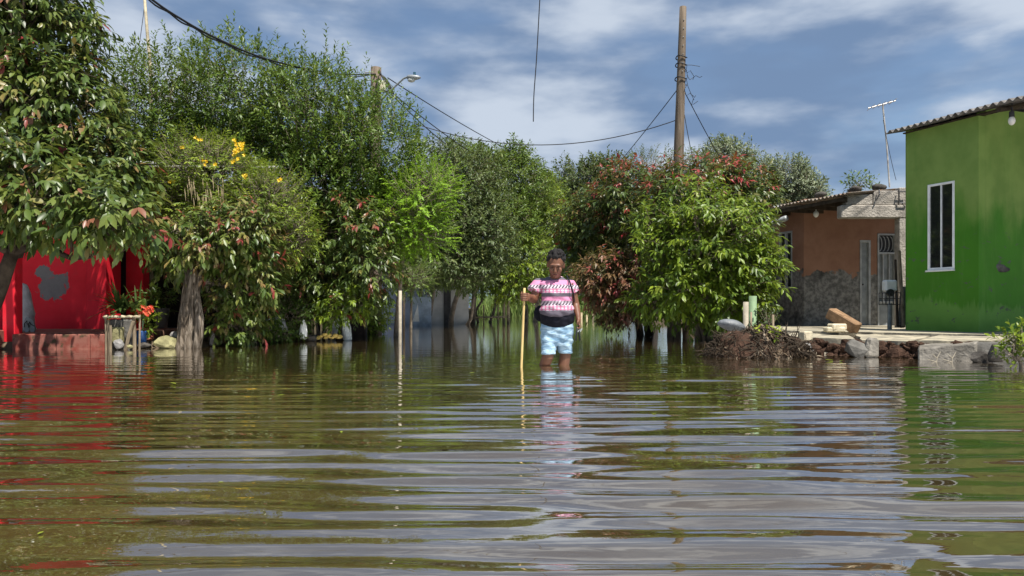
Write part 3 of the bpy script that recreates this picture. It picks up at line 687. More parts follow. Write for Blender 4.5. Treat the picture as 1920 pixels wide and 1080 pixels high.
# grey sack and slippers on the porch
sk = []
ZZ = [(0, .16, 1), (.04, .185, 1), (.10, .17, 1), (.145, .18, 1), (.22, .172, 1), (.28, .19, 1), (.36, .175, 1), (.43, .18, 1), (.52, .16, 1), (.60, .155, 1), (.68, .135, 1), (.735, .12, 1), (.76, .06, 1)]
sc = P(44, 0, 11.75)
for z, r, _ in ZZ:
    sk.append([Vector((sc.x - z * .10 + r * (1 + .06 * math.sin(5 * a + z * 20)) * math.cos(a), 11.75 + .8 * r * math.sin(a), RZ + .006 + z * 1.0)) for a in [2 * math.pi * i / 22 for i in range(22)]])
o = MB().loft(sk).build('grey_sack', 'sack_grey', None, True); tag(o, 'tall grey woven sack standing on the red porch', 'sack')
for k, (px, tilt, lab) in enumerate(((51, -.12, 'grey rubber slipper leaning against the tall sack'), (63, -.42, 'grey slipper tilted outward beside the other slipper'))):
    sl_ = empty('slipper', P(px, 622, 11.35), lab, 'slipper')
    rot = Matrix.Rotation(tilt, 3, 'Y') @ Matrix.Rotation(-.25, 3, 'X')
    def so_pt(t, w, h): return P(px, 626, 11.35) + Vector((0, 0, .01)) + rot @ Vector((w, h, t))
    outl = []
    for i in range(20):
        a = 2 * math.pi * i / 20; t = .13 - .13 * math.cos(a); w = .045 * math.sin(a) * (1.1 + .25 * (t / .26 - .5)); outl.append((t, w))
    rings = [[so_pt(t, w, -.012) for t, w in outl], [so_pt(t, w, .012) for t, w in outl]]
    MB().loft(rings).build('sole', 'rubber_grey', sl_)
    mb = MB(); mb.tube([so_pt(.10, -.04, -.01), so_pt(.14, -.02, -.045), so_pt(.19, 0, -.02), so_pt(.14, .02, -.045), so_pt(.10, .04, -.01)], .007, 6); mb.build('strap', 'rubber_black', sl_)

# ------------------------------------------------------------------ foliage
def nrm(a): return a / np.maximum(np.linalg.norm(a, axis=-1, keepdims=True), 1e-9)
def leaf_arrays(pos, d, nn, L, Wd, curl, detail):
    s = nrm(np.cross(d, nn)); nn = nrm(np.cross(s, d)); N = len(pos)
    L = L[:, None]; Wd = Wd[:, None]
    if detail == 1:
        v = np.stack([pos, pos + d * L * .42 + s * Wd * .5 + nn * Wd * .14, pos + d * L * .42 - s * Wd * .5 + nn * Wd * .14,
                      pos + d * L * .48 - nn * curl * L * .10, pos + d * L - nn * curl * L * .4], 1)
        f = np.array([(0, 1, 3), (0, 3, 2), (1, 4, 3), (3, 4, 2)])
    else:
        v = np.stack([pos, pos + d * L * .24 + s * Wd * .36 + nn * Wd * .12, pos + d * L * .24 - s * Wd * .36 + nn * Wd * .12, pos + d * L * .26,
                      pos + d * L * .60 + s * Wd * .46 + nn * Wd * .13 - nn * curl * L * .10, pos + d * L * .60 - s * Wd * .46 + nn * Wd * .13 - nn * curl * L * .10, pos + d * L * .62 - nn * curl * L * .14,
                      pos + d * L - nn * curl * L * .42], 1)
        f = np.array([(0, 1, 3), (0, 3, 2), (1, 4, 6), (1, 6, 3), (3, 6, 5), (3, 5, 2), (4, 7, 6), (6, 7, 5)])
    k = v.shape[1]; fa = (f[None] + (np.arange(N) * k)[:, None, None]).reshape(-1, 3)
    return v.reshape(-1, 3), fa, k
def tri_object(name, v, f, tint, mat, parent, kind=None):
    off = np.array(root_loc(parent)) if parent is not None else np.zeros(3)
    me = bpy.data.meshes.new(name); me.vertices.add(len(v)); me.vertices.foreach_set('co', (v - off).astype(np.float32).ravel())
    me.loops.add(f.size); me.loops.foreach_set('vertex_index', f.ravel().astype(np.int32))
    me.polygons.add(len(f)); me.polygons.foreach_set('loop_start', np.arange(0, f.size, 3, dtype=np.int32))
    me.polygons.foreach_set('use_smooth', np.ones(len(f), dtype=bool))
    a = me.attributes.new('tint', 'FLOAT', 'POINT'); a.data.foreach_set('value', tint.astype(np.float32))
    me.materials.append(M[mat]); me.update()
    o = bpy.data.objects.new(name, me); COL.objects.link(o)
    if parent is not None: o.parent = parent
    if kind: o['kind'] = kind
    return o
def LOB(px, py, Y, rx, rz, ry=None):
    c = P(px, py, Y); a = rx * Y / F; b = rz * Y / F
    return (c.x, c.y, c.z, a, ry if ry else (a + b) / 2 * .9, b)
def twig_field(lobes, n, rng, shell=.55, up=.3, rough=.18):
    lb = np.array(lobes); ar = (lb[:, 3] * lb[:, 5] + lb[:, 4] * lb[:, 5] + lb[:, 3] * lb[:, 4]); pr = ar / ar.sum()
    idx = rng.choice(len(lb), n, p=pr); u = nrm(rng.randn(n, 3))
    # uneven outline: direction-dependent radius
    ph = rng.rand(len(lb), 7) * 6.28; fr = rng.randn(len(lb), 7, 3) * 3.2
    bump = np.sin((fr[idx] * u[:, None, :]).sum(-1) + ph[idx]).sum(-1) / 7
    r = (shell + (1 - shell) * rng.rand(n) ** .55) * (1 + rough * 2.0 * bump)
    pos = lb[idx, :3] + u * r[:, None] * lb[idx, 3:6]
    d = nrm(u * .8 + np.array([0, 0, up]) + rng.randn(n, 3) * .38)
    top = (pos[:, 2] - lb[:, 2].min()) / max(.1, (lb[:, 2] + lb[:, 5]).max() - lb[:, 2].min())
    return pos, d, u, r, np.clip(top, 0, 1)
def foliage(lobes, n, lpt, tl, L, Wd, rng, droop=.3, up=.3, shell=.55, young=(0, 0), mu=.42, sd=.13, detail=1, pinnate=False, curl=.3, rough=.18, clump=None):
    pos, d, u, r, top = twig_field(lobes, n, rng, shell, up, rough)
    T = (rng.rand(n) * .6 + .7) * tl
    tw = mu + sd * rng.randn(n)
    yp = young[0] + young[1] * top ** 3
    yng = (rng.rand(n) < yp) & (r > .72)
    t = (np.arange(lpt)[None] + rng.rand(n, lpt) * .7) / lpt
    lp = pos[:, None] + d[:, None] * (t * T[:, None])[..., None]
    lp[..., 2] -= droop * .25 * (t ** 2) * T[:, None]
    a = nrm(np.cross(d, np.array([0.02, .03, 1.]) + rng.randn(n, 3) * (.05 if pinnate else .3))); b = nrm(np.cross(a, d))
    if pinnate:
        an = (np.arange(lpt)[None] % 2) * math.pi + rng.randn(n, lpt) * .12
    else:
        an = np.arange(lpt)[None] * 2.4 + rng.rand(n, 1) * 6.28 + rng.randn(n, lpt) * .3
    side = a[:, None] * np.cos(an)[..., None] + b[:, None] * np.sin(an)[..., None]
    ld = nrm(d[:, None] * (.30 + .55 * t[..., None]) + side * (.85 - .35 * t[..., None]) + np.array([0, 0, -droop]) + rng.randn(n, lpt, 3) * .14)
    upv = np.array([0, 0, 1.]) + .55 * u[:, None] + rng.randn(n, lpt, 3) * .32
    ti = tw[:, None] + rng.randn(n, lpt) * .07
    ti = np.where(yng[:, None], .74 + .24 * t + rng.randn(n, 1) * .07, ti)
    Ls = L * (.62 + .6 * rng.rand(n, lpt)) * (.78 + .42 * rng.rand(n, 1)); 
    f = lambda x: x.reshape(-1, x.shape[-1]) if x.ndim == 3 else x.reshape(-1)
    ls = f(Ls); return f(lp), f(ld), nrm(f(upv * np.ones_like(lp))), ls, ls * (Wd / L) * (.85 + .3 * rng.rand(len(ls))), np.clip(f(ti), 0, 1), (pos, d, T)
def limb(mb, a, b, r0, r1, rng, wob=.08, n=7, sides=7, sag=0.0):
    a = np.array(a); b = np.array(b); l = np.linalg.norm(b - a); pts = []; rad = []
    o1 = rng.randn(3) * wob * l; o2 = rng.randn(3) * wob * l * .6
    for i in range(n):
        t = i / (n - 1); p = a * (1 - t) + b * t + o1 * math.sin(math.pi * t) + o2 * math.sin(2 * math.pi * t); p[2] += sag * math.sin(math.pi * t)
        pts.append(Vector(p)); rad.append(r0 + (r1 - r0) * t)
    mb.tube(pts, rad, sides); return pts
LEAFSETS = {}
def tree(name, label, base, fork, tr, lobes, leafmat_, seed, n, lpt, tl, L, Wd, trunkmat='bark_grey', group='street trees standing in the flood', cat='tree', stems=None, sub=4, twr=.006, extra=None, single=False, trunk_sides=12, flute=.12, twigs=True, **kw):
    rng = np.random.RandomState(seed); base = Vector(base); fork = Vector(fork)
    t = empty(name, (base.x, base.y, max(base.z, -.42)), label, cat, group)
    mb = MB()
    m = 9; pts = []; rad = []; w = rng.randn(3) * .05
    for i in range(m):
        q = i / (m - 1); p = base.lerp(fork, q) + Vector((w[0] * math.sin(q * 3.1), w[1] * math.sin(q * 3.1), 0)); pts.append(p); rad.append(tr * (1.25 - .5 * q) * (1 + .35 * (1 - q) ** 6))
    mb.tube(pts, rad, trunk_sides, True, flute, seed)
    if stems:
        for (b2, f2, r2) in stems: limb(mb, b2, f2, r2 * 1.2, r2 * .7, rng, .05)
    mb.build('trunk', trunkmat, t, True)
    lm = MB(); 
    for lb in lobes:
        c = np.array(lb[:3]); c = c - np.array([0, 0, lb[5] * .25]); q = limb(lm, fork - Vector((0, 0, .05)), c, tr * .5, tr * .2, rng, .1)
        for k in range(sub):
            e = np.array(lb[:3]) + nrm(rng.randn(3) + np.array([0, 0, .3])) * np.array(lb[3:6]) * .82
            limb(lm, q[rng.randint(3, 7)], e, tr * .2, .006, rng, .1, 6, 5)
    lm.build('branches', trunkmat, t, True)
    lp, ld, ln, ls, lw, ti, (tp, td, tT) = foliage(lobes, n, lpt, tl, L, Wd, rng, **kw)
    if extra:
        for (lob2, n2, kw2) in extra:
            k3 = dict(kw); k3.update(kw2); r2 = foliage(lob2, n2, k3.pop('lpt', lpt), k3.pop('tl', tl), k3.pop('L', L), k3.pop('Wd', Wd), rng, **k3)
            lp = np.vstack([lp, r2[0]]); ld = np.vstack([ld, r2[1]]); ln = np.vstack([ln, r2[2]]); ls = np.concatenate([ls, r2[3]]); lw = np.concatenate([lw, r2[4]]); ti = np.concatenate([ti, r2[5]])
            tp = np.vstack([tp, r2[6][0]]); td = np.vstack([td, r2[6][1]]); tT = np.concatenate([tT, r2[6][2]])
    keep = lp[:, 2] > .03
    lp, ld, ln, ls, lw, ti = lp[keep], ld[keep], ln[keep], ls[keep], lw[keep], ti[keep]
    det = kw.get('detail', 1); cu = kw.get('curl', .3)
    sel = None
    if single:
        px = 960 + F * lp[:, 0] / lp[:, 1]; py = HZ - F * (lp[:, 2] - HC) / lp[:, 1]
        vis = (px > 3) & (px < 1900) & (py > 3)
        order = np.argsort(np.where(vis, lp[:, 1] - ls * 2, 1e9))[:300]; sel = np.zeros(len(lp), bool); sel[order] = True
    k = ~sel if sel is not None else np.ones(len(lp), bool)
    v, f, c = leaf_arrays(lp[k], ld[k], ln[k], ls[k], lw[k], cu, det)
    cr = tri_object('crown', v, f, np.repeat(ti[k], c), leafmat_, t)
    if sel is not None:
        bins = 6; meshes = {}
        s_ = nrm(np.cross(ld, ln)); n_ = nrm(np.cross(s_, ld))
        for i in np.where(sel)[0]:
            b = min(bins - 1, int(ti[i] * bins))
            if b not in meshes:
                vv, ff, _ = leaf_arrays(np.zeros((1, 3)), np.array([[0, 1., 0]]), np.array([[0, 0, 1.]]), np.array([1.]), np.array([Wd / L]), cu, det)
                o = tri_object('leaf', vv, ff, np.full(len(vv), (b + .5) / bins), leafmat_, None); meshes[b] = o.data
            else:
                o = bpy.data.objects.new('leaf', meshes[b]); COL.objects.link(o)
            o.parent = cr
            mt = Matrix(((s_[i][0], ld[i][0], n_[i][0]), (s_[i][1], ld[i][1], n_[i][1]), (s_[i][2], ld[i][2], n_[i][2]))).to_4x4() @ Matrix.Scale(ls[i], 4)
            mt.translation = Vector(lp[i]) - root_loc(t); o.matrix_local = mt
    if twigs:                                                # thin twigs: three-sided prisms
        q = rng.choice(len(tp), min(len(tp), 2600), replace=False); a = tp[q] - td[q] * tT[q][:, None] * .5; b = tp[q] + td[q] * tT[q][:, None] * .85
        s1 = nrm(np.cross(td[q], np.array([.1, .2, 1.]))); s2 = nrm(np.cross(s1, td[q])); rr = twr
        vs = np.stack([a + s1 * rr, a - s1 * rr * .5 + s2 * rr * .87, a - s1 * rr * .5 - s2 * rr * .87, b], 1).reshape(-1, 3)
        fs = (np.array([(0, 1, 3), (1, 2, 3), (2, 0, 3)])[None] + (np.arange(len(q)) * 4)[:, None, None]).reshape(-1, 3)
        tri_object('twigs', vs, fs, np.zeros(len(vs)), trunkmat, t)
    LEAFSETS[label] = t
    return t
def B(px, py, z=0.0, Y=None):
    Yv = Y if Y else GY(py); p = P(px, py, Yv); return Vector((p.x, p.y, z))

# T1  broad-leaved tree in front of the red house
tree('apple_tree', 'large broad-leaved tree overhanging the red porch', (-7.0, 9.3, -.35), P(25, 470, 9.4), .10,
     [LOB(-70, 335, 8.9, 130, 95, .6), LOB(45, 60, 10.9, 130, 130, .9), LOB(100, 205, 10.7, 118, 110, .8), LOB(20, -90, 11.1, 105, 110, .9), LOB(165, 315, 10.6, 92, 84, .7), LOB(60, 355, 8.85, 100, 58, .45), LOB(225, 408, 8.8, 64, 36, .4), LOB(-120, 120, 10.9, 150, 190, 1.0), LOB(140, 388, 8.85, 100, 42, .42), LOB(190, 350, 10.6, 70, 70, .6)],
     'leaf_apple', 11, 3100, 9, .34, .155, .062, 'bark_dark', droop=.75, up=.05, shell=.5, young=(.05, .02), mu=.40, sd=.17, detail=2, curl=.35, rough=.14, single=True, sub=5)
# T2  gnarled tree by the porch
tree('apple_tree', 'gnarled pale trunk tree with reddish tips beside the flower planter', B(353, 652, -.1, 10.95), P(366, 505, 11.0), .105,
     [LOB(400, 450, 11.2, 84, 48, .7), LOB(458, 440, 11.3, 60, 52, .7), LOB(340, 480, 11.5, 40, 30, .4), LOB(448, 530, 11.5, 50, 58, .5), LOB(442, 600, 11.6, 42, 40, .4), LOB(480, 500, 11.5, 40, 60, .5)],
     'leaf_apple', 21, 1500, 9, .25, .115, .044, 'bark_gnarled', droop=.7, up=.1, shell=.5, young=(.13, .10), mu=.48, sd=.14, detail=2, rough=.18, trunk_sides=40, flute=.3, sub=4,
     stems=[(B(345, 0, -.1, 10.9), P(352, 500, 11.0), .055), (B(366, 0, -.1, 10.88), P(380, 500, 11.0), .06), (B(338, 0, -.1, 11.0), P(362, 540, 10.95), .05)])
# T3  yellow-flowering tree
t3 = tree('flowering_tree', 'yellow-flowering tree with long seed pods above the gnarled trunk', B(470, 0, -.1, 12.0), P(455, 470, 12.0), .07,
     [LOB(395, 318, 12.1, 82, 60, .8), LOB(350, 370, 12.0, 52, 45, .6), LOB(500, 380, 12.0, 72, 62, .7), LOB(545, 440, 12.0, 45, 42, .5), LOB(430, 400, 12.1, 70, 45, .7)],
     'leaf_yellowgreen', 31, 2300, 11, .24, .075, .022, droop=.35, up=.3, shell=.5, mu=.45, sd=.16, pinnate=True, rough=.2)
rng = np.random.RandomState(8)
def blossoms(parent, spots, mat, name, r=.022):
    for (px, py, Y, k, sp) in spots:
        lp = []; ld = []
        for j in range(k):
            c = np.array(P(px, py, Y)) + rng.randn(3) * sp
            for m in range(5):
                a = m * 1.257 + rng.rand(); lp.append(c); ld.append([math.cos(a) * .8, -.45, math.sin(a) * .8])
        lp = np.array(lp); ld = nrm(np.array(ld)); ln = nrm(np.array([[0, -1., .3]]) + rng.randn(len(lp), 3) * .2)
        v, f, c = leaf_arrays(lp, ld, ln, np.full(len(lp), r * 1.6), np.full(len(lp), r * 1.3), .2, 1)
        tri_object(name, v, f, np.repeat(rng.rand(len(lp)), c), mat, parent)
blossoms(t3, [(445, 270, 11.35, 12, .05), (440, 285, 11.35, 10, .05), (443, 300, 11.4, 6, .035), (372, 262, 11.35, 3, .03), (385, 304, 11.35, 3, .025), (403, 306, 11.35, 2, .02), (343, 270, 11.4, 2, .03), (460, 330, 11.35, 3, .02), (321, 341, 11.4, 3, .02), (280, 353, 11.4, 3, .03), (298, 361, 11.4, 3, .03), (252, 360, 11.4, 2, .02), (525, 335, 11.3, 2, .02), (462, 402, 11.2, 1, .02), (402, 388, 11.3, 2, .02)], 'petal_yellow', 'blossom')
mb = MB()
for k in range(34):
    p = P(random.Random(k).uniform(345, 420), random.Random(k + 99).uniform(330, 372), 11.3); mb.tube([p, p + Vector((.01, 0, -.09)), p + Vector((.015, .01, -.2))], [.004, .006, .002], 5)
mb.build('seed_pods', 'straw', t3)
# T4  the big green tree
tree('green_tree', 'biggest round green tree with spiky shoots under the power cable', B(575, 0, -.1, 14.6), P(560, 470, 14.6), .13,
     [LOB(285, 250, 14.3, 70, 90, 1.1), LOB(330, 225, 14.4, 120, 112, 1.5), LOB(465, 205, 14.4, 120, 100, 1.6), LOB(590, 235, 14.4, 110, 100, 1.5), LOB(690, 290, 14.5, 95, 95, 1.4), LOB(300, 360, 14.6, 90, 100, 1.2), LOB(450, 330, 14.2, 130, 110, 1.4), LOB(600, 360, 14.2, 120, 110, 1.4), LOB(680, 400, 14.6, 90, 90, 1.1), LOB(560, 470, 14.6, 120, 70, 1.2)],
     'leaf_green', 41, 8200, 11, .30, .10, .036, droop=.12, up=.55, shell=.55, mu=.45, sd=.15, rough=.13, sub=6, twr=.005,
     extra=[([LOB(330, 215, 14.3, 122, 108, 1.4), LOB(470, 190, 14.3, 120, 98, 1.5), LOB(600, 222, 14.3, 108, 98, 1.4), LOB(700, 275, 14.4, 85, 85, 1.3)], 420, dict(shell=.93, up=1.6, tl=.5, lpt=16, rough=.10))],
     stems=[(B(600, 0, -.1, 14.3), P(585, 500, 14.4), .045), (B(530, 0, -.1, 14.4), P(540, 510, 14.4), .05)])
# T5  reddish tree at the water edge
tree('apple_tree', 'dark broad-leaved tree with red tips behind the wooden stakes', B(640, 0, -.1, 13.6), P(655, 540, 13.6), .07,
     [LOB(665, 440, 13.5, 72, 60, .8), LOB(690, 500, 13.4, 55, 52, .6), LOB(620, 500, 13.6, 58, 55, .7), LOB(570, 540, 13.7, 55, 45, .6), LOB(650, 560, 13.5, 60, 30, .5)],
     'leaf_apple', 51, 1100, 9, .26, .125, .046, 'bark_dark', droop=.7, up=.1, shell=.5, young=(.16, .16), mu=.34, sd=.14, rough=.16,
     stems=[(B(560, 0, -.1, 13.6), P(575, 545, 13.6), .05), (B(605, 0, -.1, 13.8), P(612, 540, 13.7), .035)])
# T6  feathery bright tree
tree('feathery_tree', 'bright yellow-green feathery tree between dark crowns on the left bank', B(742, 0, -.42, 15.4), P(755, 480, 14.8), .05,
     [LOB(775, 385, 14.0, 62, 62, .6), LOB(735, 420, 13.9, 45, 50, .5), LOB(815, 350, 14.2, 40, 40, .5), LOB(790, 440, 14.1, 55, 35, .5)],
     'leaf_feather', 61, 1300, 20, .32, .058, .023, droop=.28, up=.25, shell=.4, mu=.5, sd=.17, pinnate=True, rough=.2)
tree('feathery_shrub', 'low dark green feathery shrub behind the pale post', B(770, 0, -.42, 17.2), P(772, 545, 17.2), .03,
     [LOB(772, 525, 17.0, 38, 22, .4), LOB(745, 520, 17, 22, 16, .3)], 'leaf_green', 62, 330, 18, .3, .05, .018, droop=.4, up=.1, shell=.3, mu=.5, sd=.12, pinnate=True, cat='shrub', group=None)
# T7-T9  the receding row on the left of the street
tree('row_tree', 'tall olive tree with thin leaning trunks behind the feathery tree', B(800, 609, -.42), P(815, 530, 24.5), .10,
     [LOB(850, 360, 23, 90, 85, 1.6), LOB(800, 440, 23, 80, 60, 1.4), LOB(885, 440, 22.5, 80, 70, 1.4), LOB(860, 500, 22, 70, 35, 1.2), LOB(790, 490, 23.5, 60, 40, 1.0)],
     'leaf_olive', 71, 4200, 10, .34, .14, .052, droop=.3, up=.3, shell=.45, mu=.45, sd=.17, rough=.2, stems=[(B(780, 610, -.42), P(795, 520, 24.6), .07), (B(848, 608, -.42), P(870, 525, 25), .09), (B(858, 608, -.42), P(905, 520, 24), .06)])
tree('row_tree', 'green tree of the street row with forked top against the sky', B(885, 605, -.42), P(890, 530, 28), .10,
     [LOB(875, 315, 28, 55, 45, 1.3), LOB(950, 350, 28, 75, 65, 1.6), LOB(965, 300, 28.5, 28, 28, .7), LOB(930, 430, 27, 80, 70, 1.6), LOB(900, 500, 27, 70, 45, 1.4)],
     'leaf_green', 72, 4000, 10, .36, .15, .055, droop=.3, up=.4, shell=.45, mu=.52, sd=.17, rough=.22, stems=[(B(915, 604, -.42), P(925, 520, 28), .06), (B(905, 604, -.42), P(900, 520, 28), .05)])
tree('row_tree', 'sunlit light green tree hanging low behind the walking stick', B(985, 601, -.42), P(985, 540, 33), .10,
     [LOB(985, 490, 27, 48, 62, 1.2), LOB(1020, 420, 30, 55, 65, 1.5), LOB(1010, 360, 32, 40, 40, 1.2), LOB(965, 530, 26.5, 35, 35, .8)],
     'leaf_bright', 73, 2200, 10, .36, .15, .055, droop=.55, up=.2, shell=.45, mu=.45, sd=.18, rough=.2)
tree('row_tree', 'dark leafless-bottomed tree framing the person\'s shoulders at street end', B(1000, 603, -.42, 31), P(1010, 540, 32), .09,
     [LOB(1060, 480, 31, 55, 60, 1.4), LOB(1085, 540, 32, 40, 30, 1.0), LOB(1040, 525, 33, 50, 40, 1.2)], 'leaf_green', 74, 1300, 10, .36, .15, .055, droop=.4, up=.2, shell=.4, mu=.36, sd=.15, rough=.2,
     stems=[(B(1006, 601, -.42), P(1020, 530, 33), .06)])
# right bank
tree('apple_tree', 'wide dark crown with crimson young leaves around the utility pole', B(1300, 0, -.42, 15.2), P(1290, 560, 15.2), .11,
     [LOB(1130, 420, 17.6, 75, 70, .9), LOB(1200, 380, 16.6, 90, 68, .9), LOB(1310, 362, 14.9, 98, 58, 1.0), LOB(1390, 370, 15.0, 58, 58, .8), LOB(1280, 440, 15.4, 95, 60, .8), LOB(1120, 455, 17.8, 62, 48, .8), LOB(1380, 430, 15.2, 60, 60, .8)],
     'leaf_redtop', 81, 3000, 9, .28, .145, .055, 'bark_dark', droop=.6, up=.2, shell=.5, young=(.03, 1.15), mu=.44, sd=.14, rough=.11, sub=5,
     stems=[(B(1232, 0, -.42, 17.4), P(1225, 540, 16.2), .10), (B(1212, 0, -.42, 17.8), P(1190, 530, 16.5), .07)])
tree('apple_tree', 'bright lime-green leafy tree in front of the orange house', B(1325, 0, -.25, 13.8), P(1335, 575, 13.6), .08,
     [LOB(1330, 455, 13.2, 100, 95, .9), LOB(1395, 505, 13.2, 58, 62, .7), LOB(1290, 540, 13.2, 70, 50, .7), LOB(1350, 560, 13.2, 80, 45, .7), LOB(1270, 480, 13.4, 60, 70, .6), LOB(1310, 380, 13.5, 45, 35, .5), LOB(1240, 420, 13.8, 38, 40, .4), LOB(1425, 490, 13.3, 30, 30, .35), LOB(1225, 560, 13.6, 30, 26, .35)],
     'leaf_bright', 82, 1900, 9, .27, .135, .05, 'bark_grey', droop=.6, up=.15, young=(0, 0), mu=.40, sd=.2, detail=2, rough=.26, shell=.6, sub=4,
     stems=[(B(1310, 0, -.25, 13.7), P(1300, 570, 13.5), .06), (B(1322, 0, -.25, 13.6), P(1292, 560, 13.4), .04)])
tree('small_tree', 'small rust-red leaved tree next to the person\'s free arm', B(1200, 0, -.42, 16.2), P(1190, 580, 16.0), .075,
     [LOB(1135, 520, 15.6, 52, 42, .6), LOB(1190, 518, 15.4, 55, 46, .6), LOB(1165, 565, 15.7, 60, 30, .6)],
     'leaf_rust', 83, 1100, 9, .28, .13, .045, 'bark_dark', droop=.6, up=.2, shell=.45, young=(.1, .35), mu=.42, sd=.22, rough=.16,
     stems=[(B(1212, 0, -.42, 17), P(1215, 560, 16.8), .06)])
# far trees behind the right bank
tree('far_tree', 'grey-green spreading tree far behind the crimson crown', B(1100, 0, .1, 50), P(1100, 470, 50), .25,
     [LOB(1090, 350, 48, 55, 42, 2.5), LOB(1140, 335, 48, 45, 35, 2), LOB(1060, 390, 48, 50, 45, 2.5), LOB(1120, 400, 48, 70, 50, 2.5)], 'leaf_olive', 91, 2600, 10, .7, .24, .10, droop=.2, up=.4, shell=.4, mu=.40, sd=.15, rough=.2, group='far trees behind the houses', twr=.012)
tree('far_tree', 'pale silvery tree crown above the left end of tin roof', B(1370, 0, .1, 40), P(1375, 420, 40), .2,
     [LOB(1362, 300, 38, 40, 34, 1.4), LOB(1400, 340, 38, 45, 40, 1.4), LOB(1340, 350, 38, 45, 40, 1.4)], 'leaf_pale', 92, 1500, 10, .55, .18, .08, droop=.2, up=.4, shell=.4, mu=.45, sd=.2, rough=.25, group='far trees behind the houses', twr=.012)
tree('far_tree', 'pale silvery rounded tree behind the tin roof, lower than its neighbour', B(1490, 0, .1, 40), P(1485, 420, 40), .2,
     [LOB(1478, 345, 38, 52, 42, 1.6), LOB(1505, 380, 38, 40, 40, 1.4), LOB(1450, 390, 38, 50, 40, 1.4)], 'leaf_pale', 93, 1700, 10, .55, .17, .08, droop=.2, up=.4, shell=.35, mu=.45, sd=.2, rough=.22, group='far trees behind the houses', twr=.012)
tree('far_tree', 'sparse feathery tree top peeping over the crimson crown by the pole', B(1225, 0, .1, 34), P(1225, 400, 34), .15,
     [LOB(1210, 325, 32, 45, 35, 1.2), LOB(1290, 320, 32, 50, 32, 1.2), LOB(1240, 370, 32, 80, 40, 1.4)], 'leaf_olive', 94, 900, 14, .5, .10, .035, droop=.2, up=.4, shell=.5, mu=.55, sd=.15, rough=.25, pinnate=True, group='far trees behind the houses', twr=.01)

def wood_mass(name, lobes, n, L, mat, seed, label):
    rng = np.random.RandomState(seed); r = foliage(lobes, n, 8, L * 3, L, L * .42, rng, .3, .3, .4, (0, 0), .35, .16)
    k = r[0][:, 2] > .05
    v, f, c = leaf_arrays(r[0][k], r[1][k], r[2][k], r[3][k], r[4][k], .3, 1)
    o = tri_object(name, v, f, np.repeat(r[5][k], c), mat, None, 'stuff'); tag(o, label, 'woodland'); return o
wl = []
rg = random.Random(4)
for i in range(46):
    x = -60 + i * 120 / 45 + rg.uniform(-1, 1); y = 62 + rg.uniform(-4, 6); h = rg.uniform(2.6, 4.4); wl.append((x, y, h * .75, 2.8, 2.2, h * .85))
wood_mass('far_woodland', wl, 7500, .30, 'leaf_olive', 5, 'distant dark wood closing the end of the flooded street')
wl = [(-9 + i * .95 - .25 * math.sin(i), 22.5 + .5 * math.sin(i * 2), 1.6, .9, .8, 1.5) for i in range(5)]
wood_mass('thicket', wl, 1500, .16, 'leaf_green', 6, 'dark thicket behind the red house and left tree crowns')

# reed grass at the street end
rng = np.random.RandomState(77); n = 2600
gx = rng.uniform(-2.2, 6.5, n); gy = rng.uniform(44, 48, n); gp = np.stack([gx, gy, np.full(n, -.1)], 1)
gd = nrm(np.array([0, 0, 1.]) + rng.randn(n, 3) * .18); v, f, c = leaf_arrays(gp, gd, nrm(np.array([0, -1., .2]) + rng.randn(n, 3) * .3), 1.0 + rng.rand(n) * .8, np.full(n, .06), .35, 1)
o = tri_object('reed_grass', v, f, np.repeat(rng.rand(n), c), 'grass_blade', None, 'stuff'); tag(o, 'tall green reed grass at the far end of the water', 'grass')

# bush at the left water edge
def shrub(name, label, base, lobes, mat, seed, n, lpt, tl, L, Wd, single=False, **kw):
    return tree(name, label, base, Vector(lobes[0][:3]) - Vector((0, 0, lobes[0][5] * .4)), .018, lobes, mat, seed, n, lpt, tl, L, Wd, cat='shrub', group=None, sub=3, twr=.004, flute=0, trunk_sides=7, single=single, **kw)
shrub('water_edge_bush', 'low round green bush at waterline under a red cloth', B(692, 0, -.1, 17.0), [LOB(692, 598, 16.8, 40, 24, .45), LOB(678, 610, 16.8, 26, 15, .3)], 'leaf_bright', 101, 300, 9, .16, .085, .04, droop=.3, up=.4, shell=.4, mu=.35, sd=.16)
shrub('leafy_sapling', 'bright leafy sapling growing from water by the broken kerb', (P(1905, 0, 7.3).x, 7.3, -.1), [LOB(1905, 655, 7.25, 26, 32, .16), LOB(1918, 632, 7.3, 16, 20, .12), LOB(1940, 650, 7.3, 30, 40, .2)], 'leaf_bright', 102, 75, 8, .12, .062, .03, detail=2, droop=.15, up=.5, shell=.25, mu=.5, sd=.2, single=False)
shrub('dark_shrub', 'leggy dark shrub between white sack and stakes', B(545, 0, -.1, 13.0), [LOB(535, 590, 13, 42, 42, .4), LOB(500, 625, 12.6, 45, 16, .3)], 'leaf_green', 103, 330, 9, .2, .08, .035, 'bark_dark', droop=.4, up=.3, shell=.35, mu=.22, sd=.12)
shrub('hanging_shrub', 'leafy green shoots hanging over the short wooden stakes', B(650, 0, -.1, 14.0), [LOB(645, 565, 13.2, 45, 22, .35), LOB(625, 588, 13.3, 25, 14, .25)], 'leaf_bright', 104, 150, 9, .22, .11, .042, 'bark_dark', droop=.6, up=.2, shell=.35, mu=.4, sd=.14)
shrub('mound_seedling', 'yellow-green seedling sprouting from the dark root mound', (P(1440, 0, 8.75).x, 8.75, .1), [LOB(1432, 622, 8.75, 14, 8, .07), LOB(1452, 622, 8.75, 9, 9, .06)], 'leaf_yellowgreen', 105, 9, 5, .06, .075, .035, detail=2, droop=.3, up=.7, shell=.3, mu=.7, sd=.1)
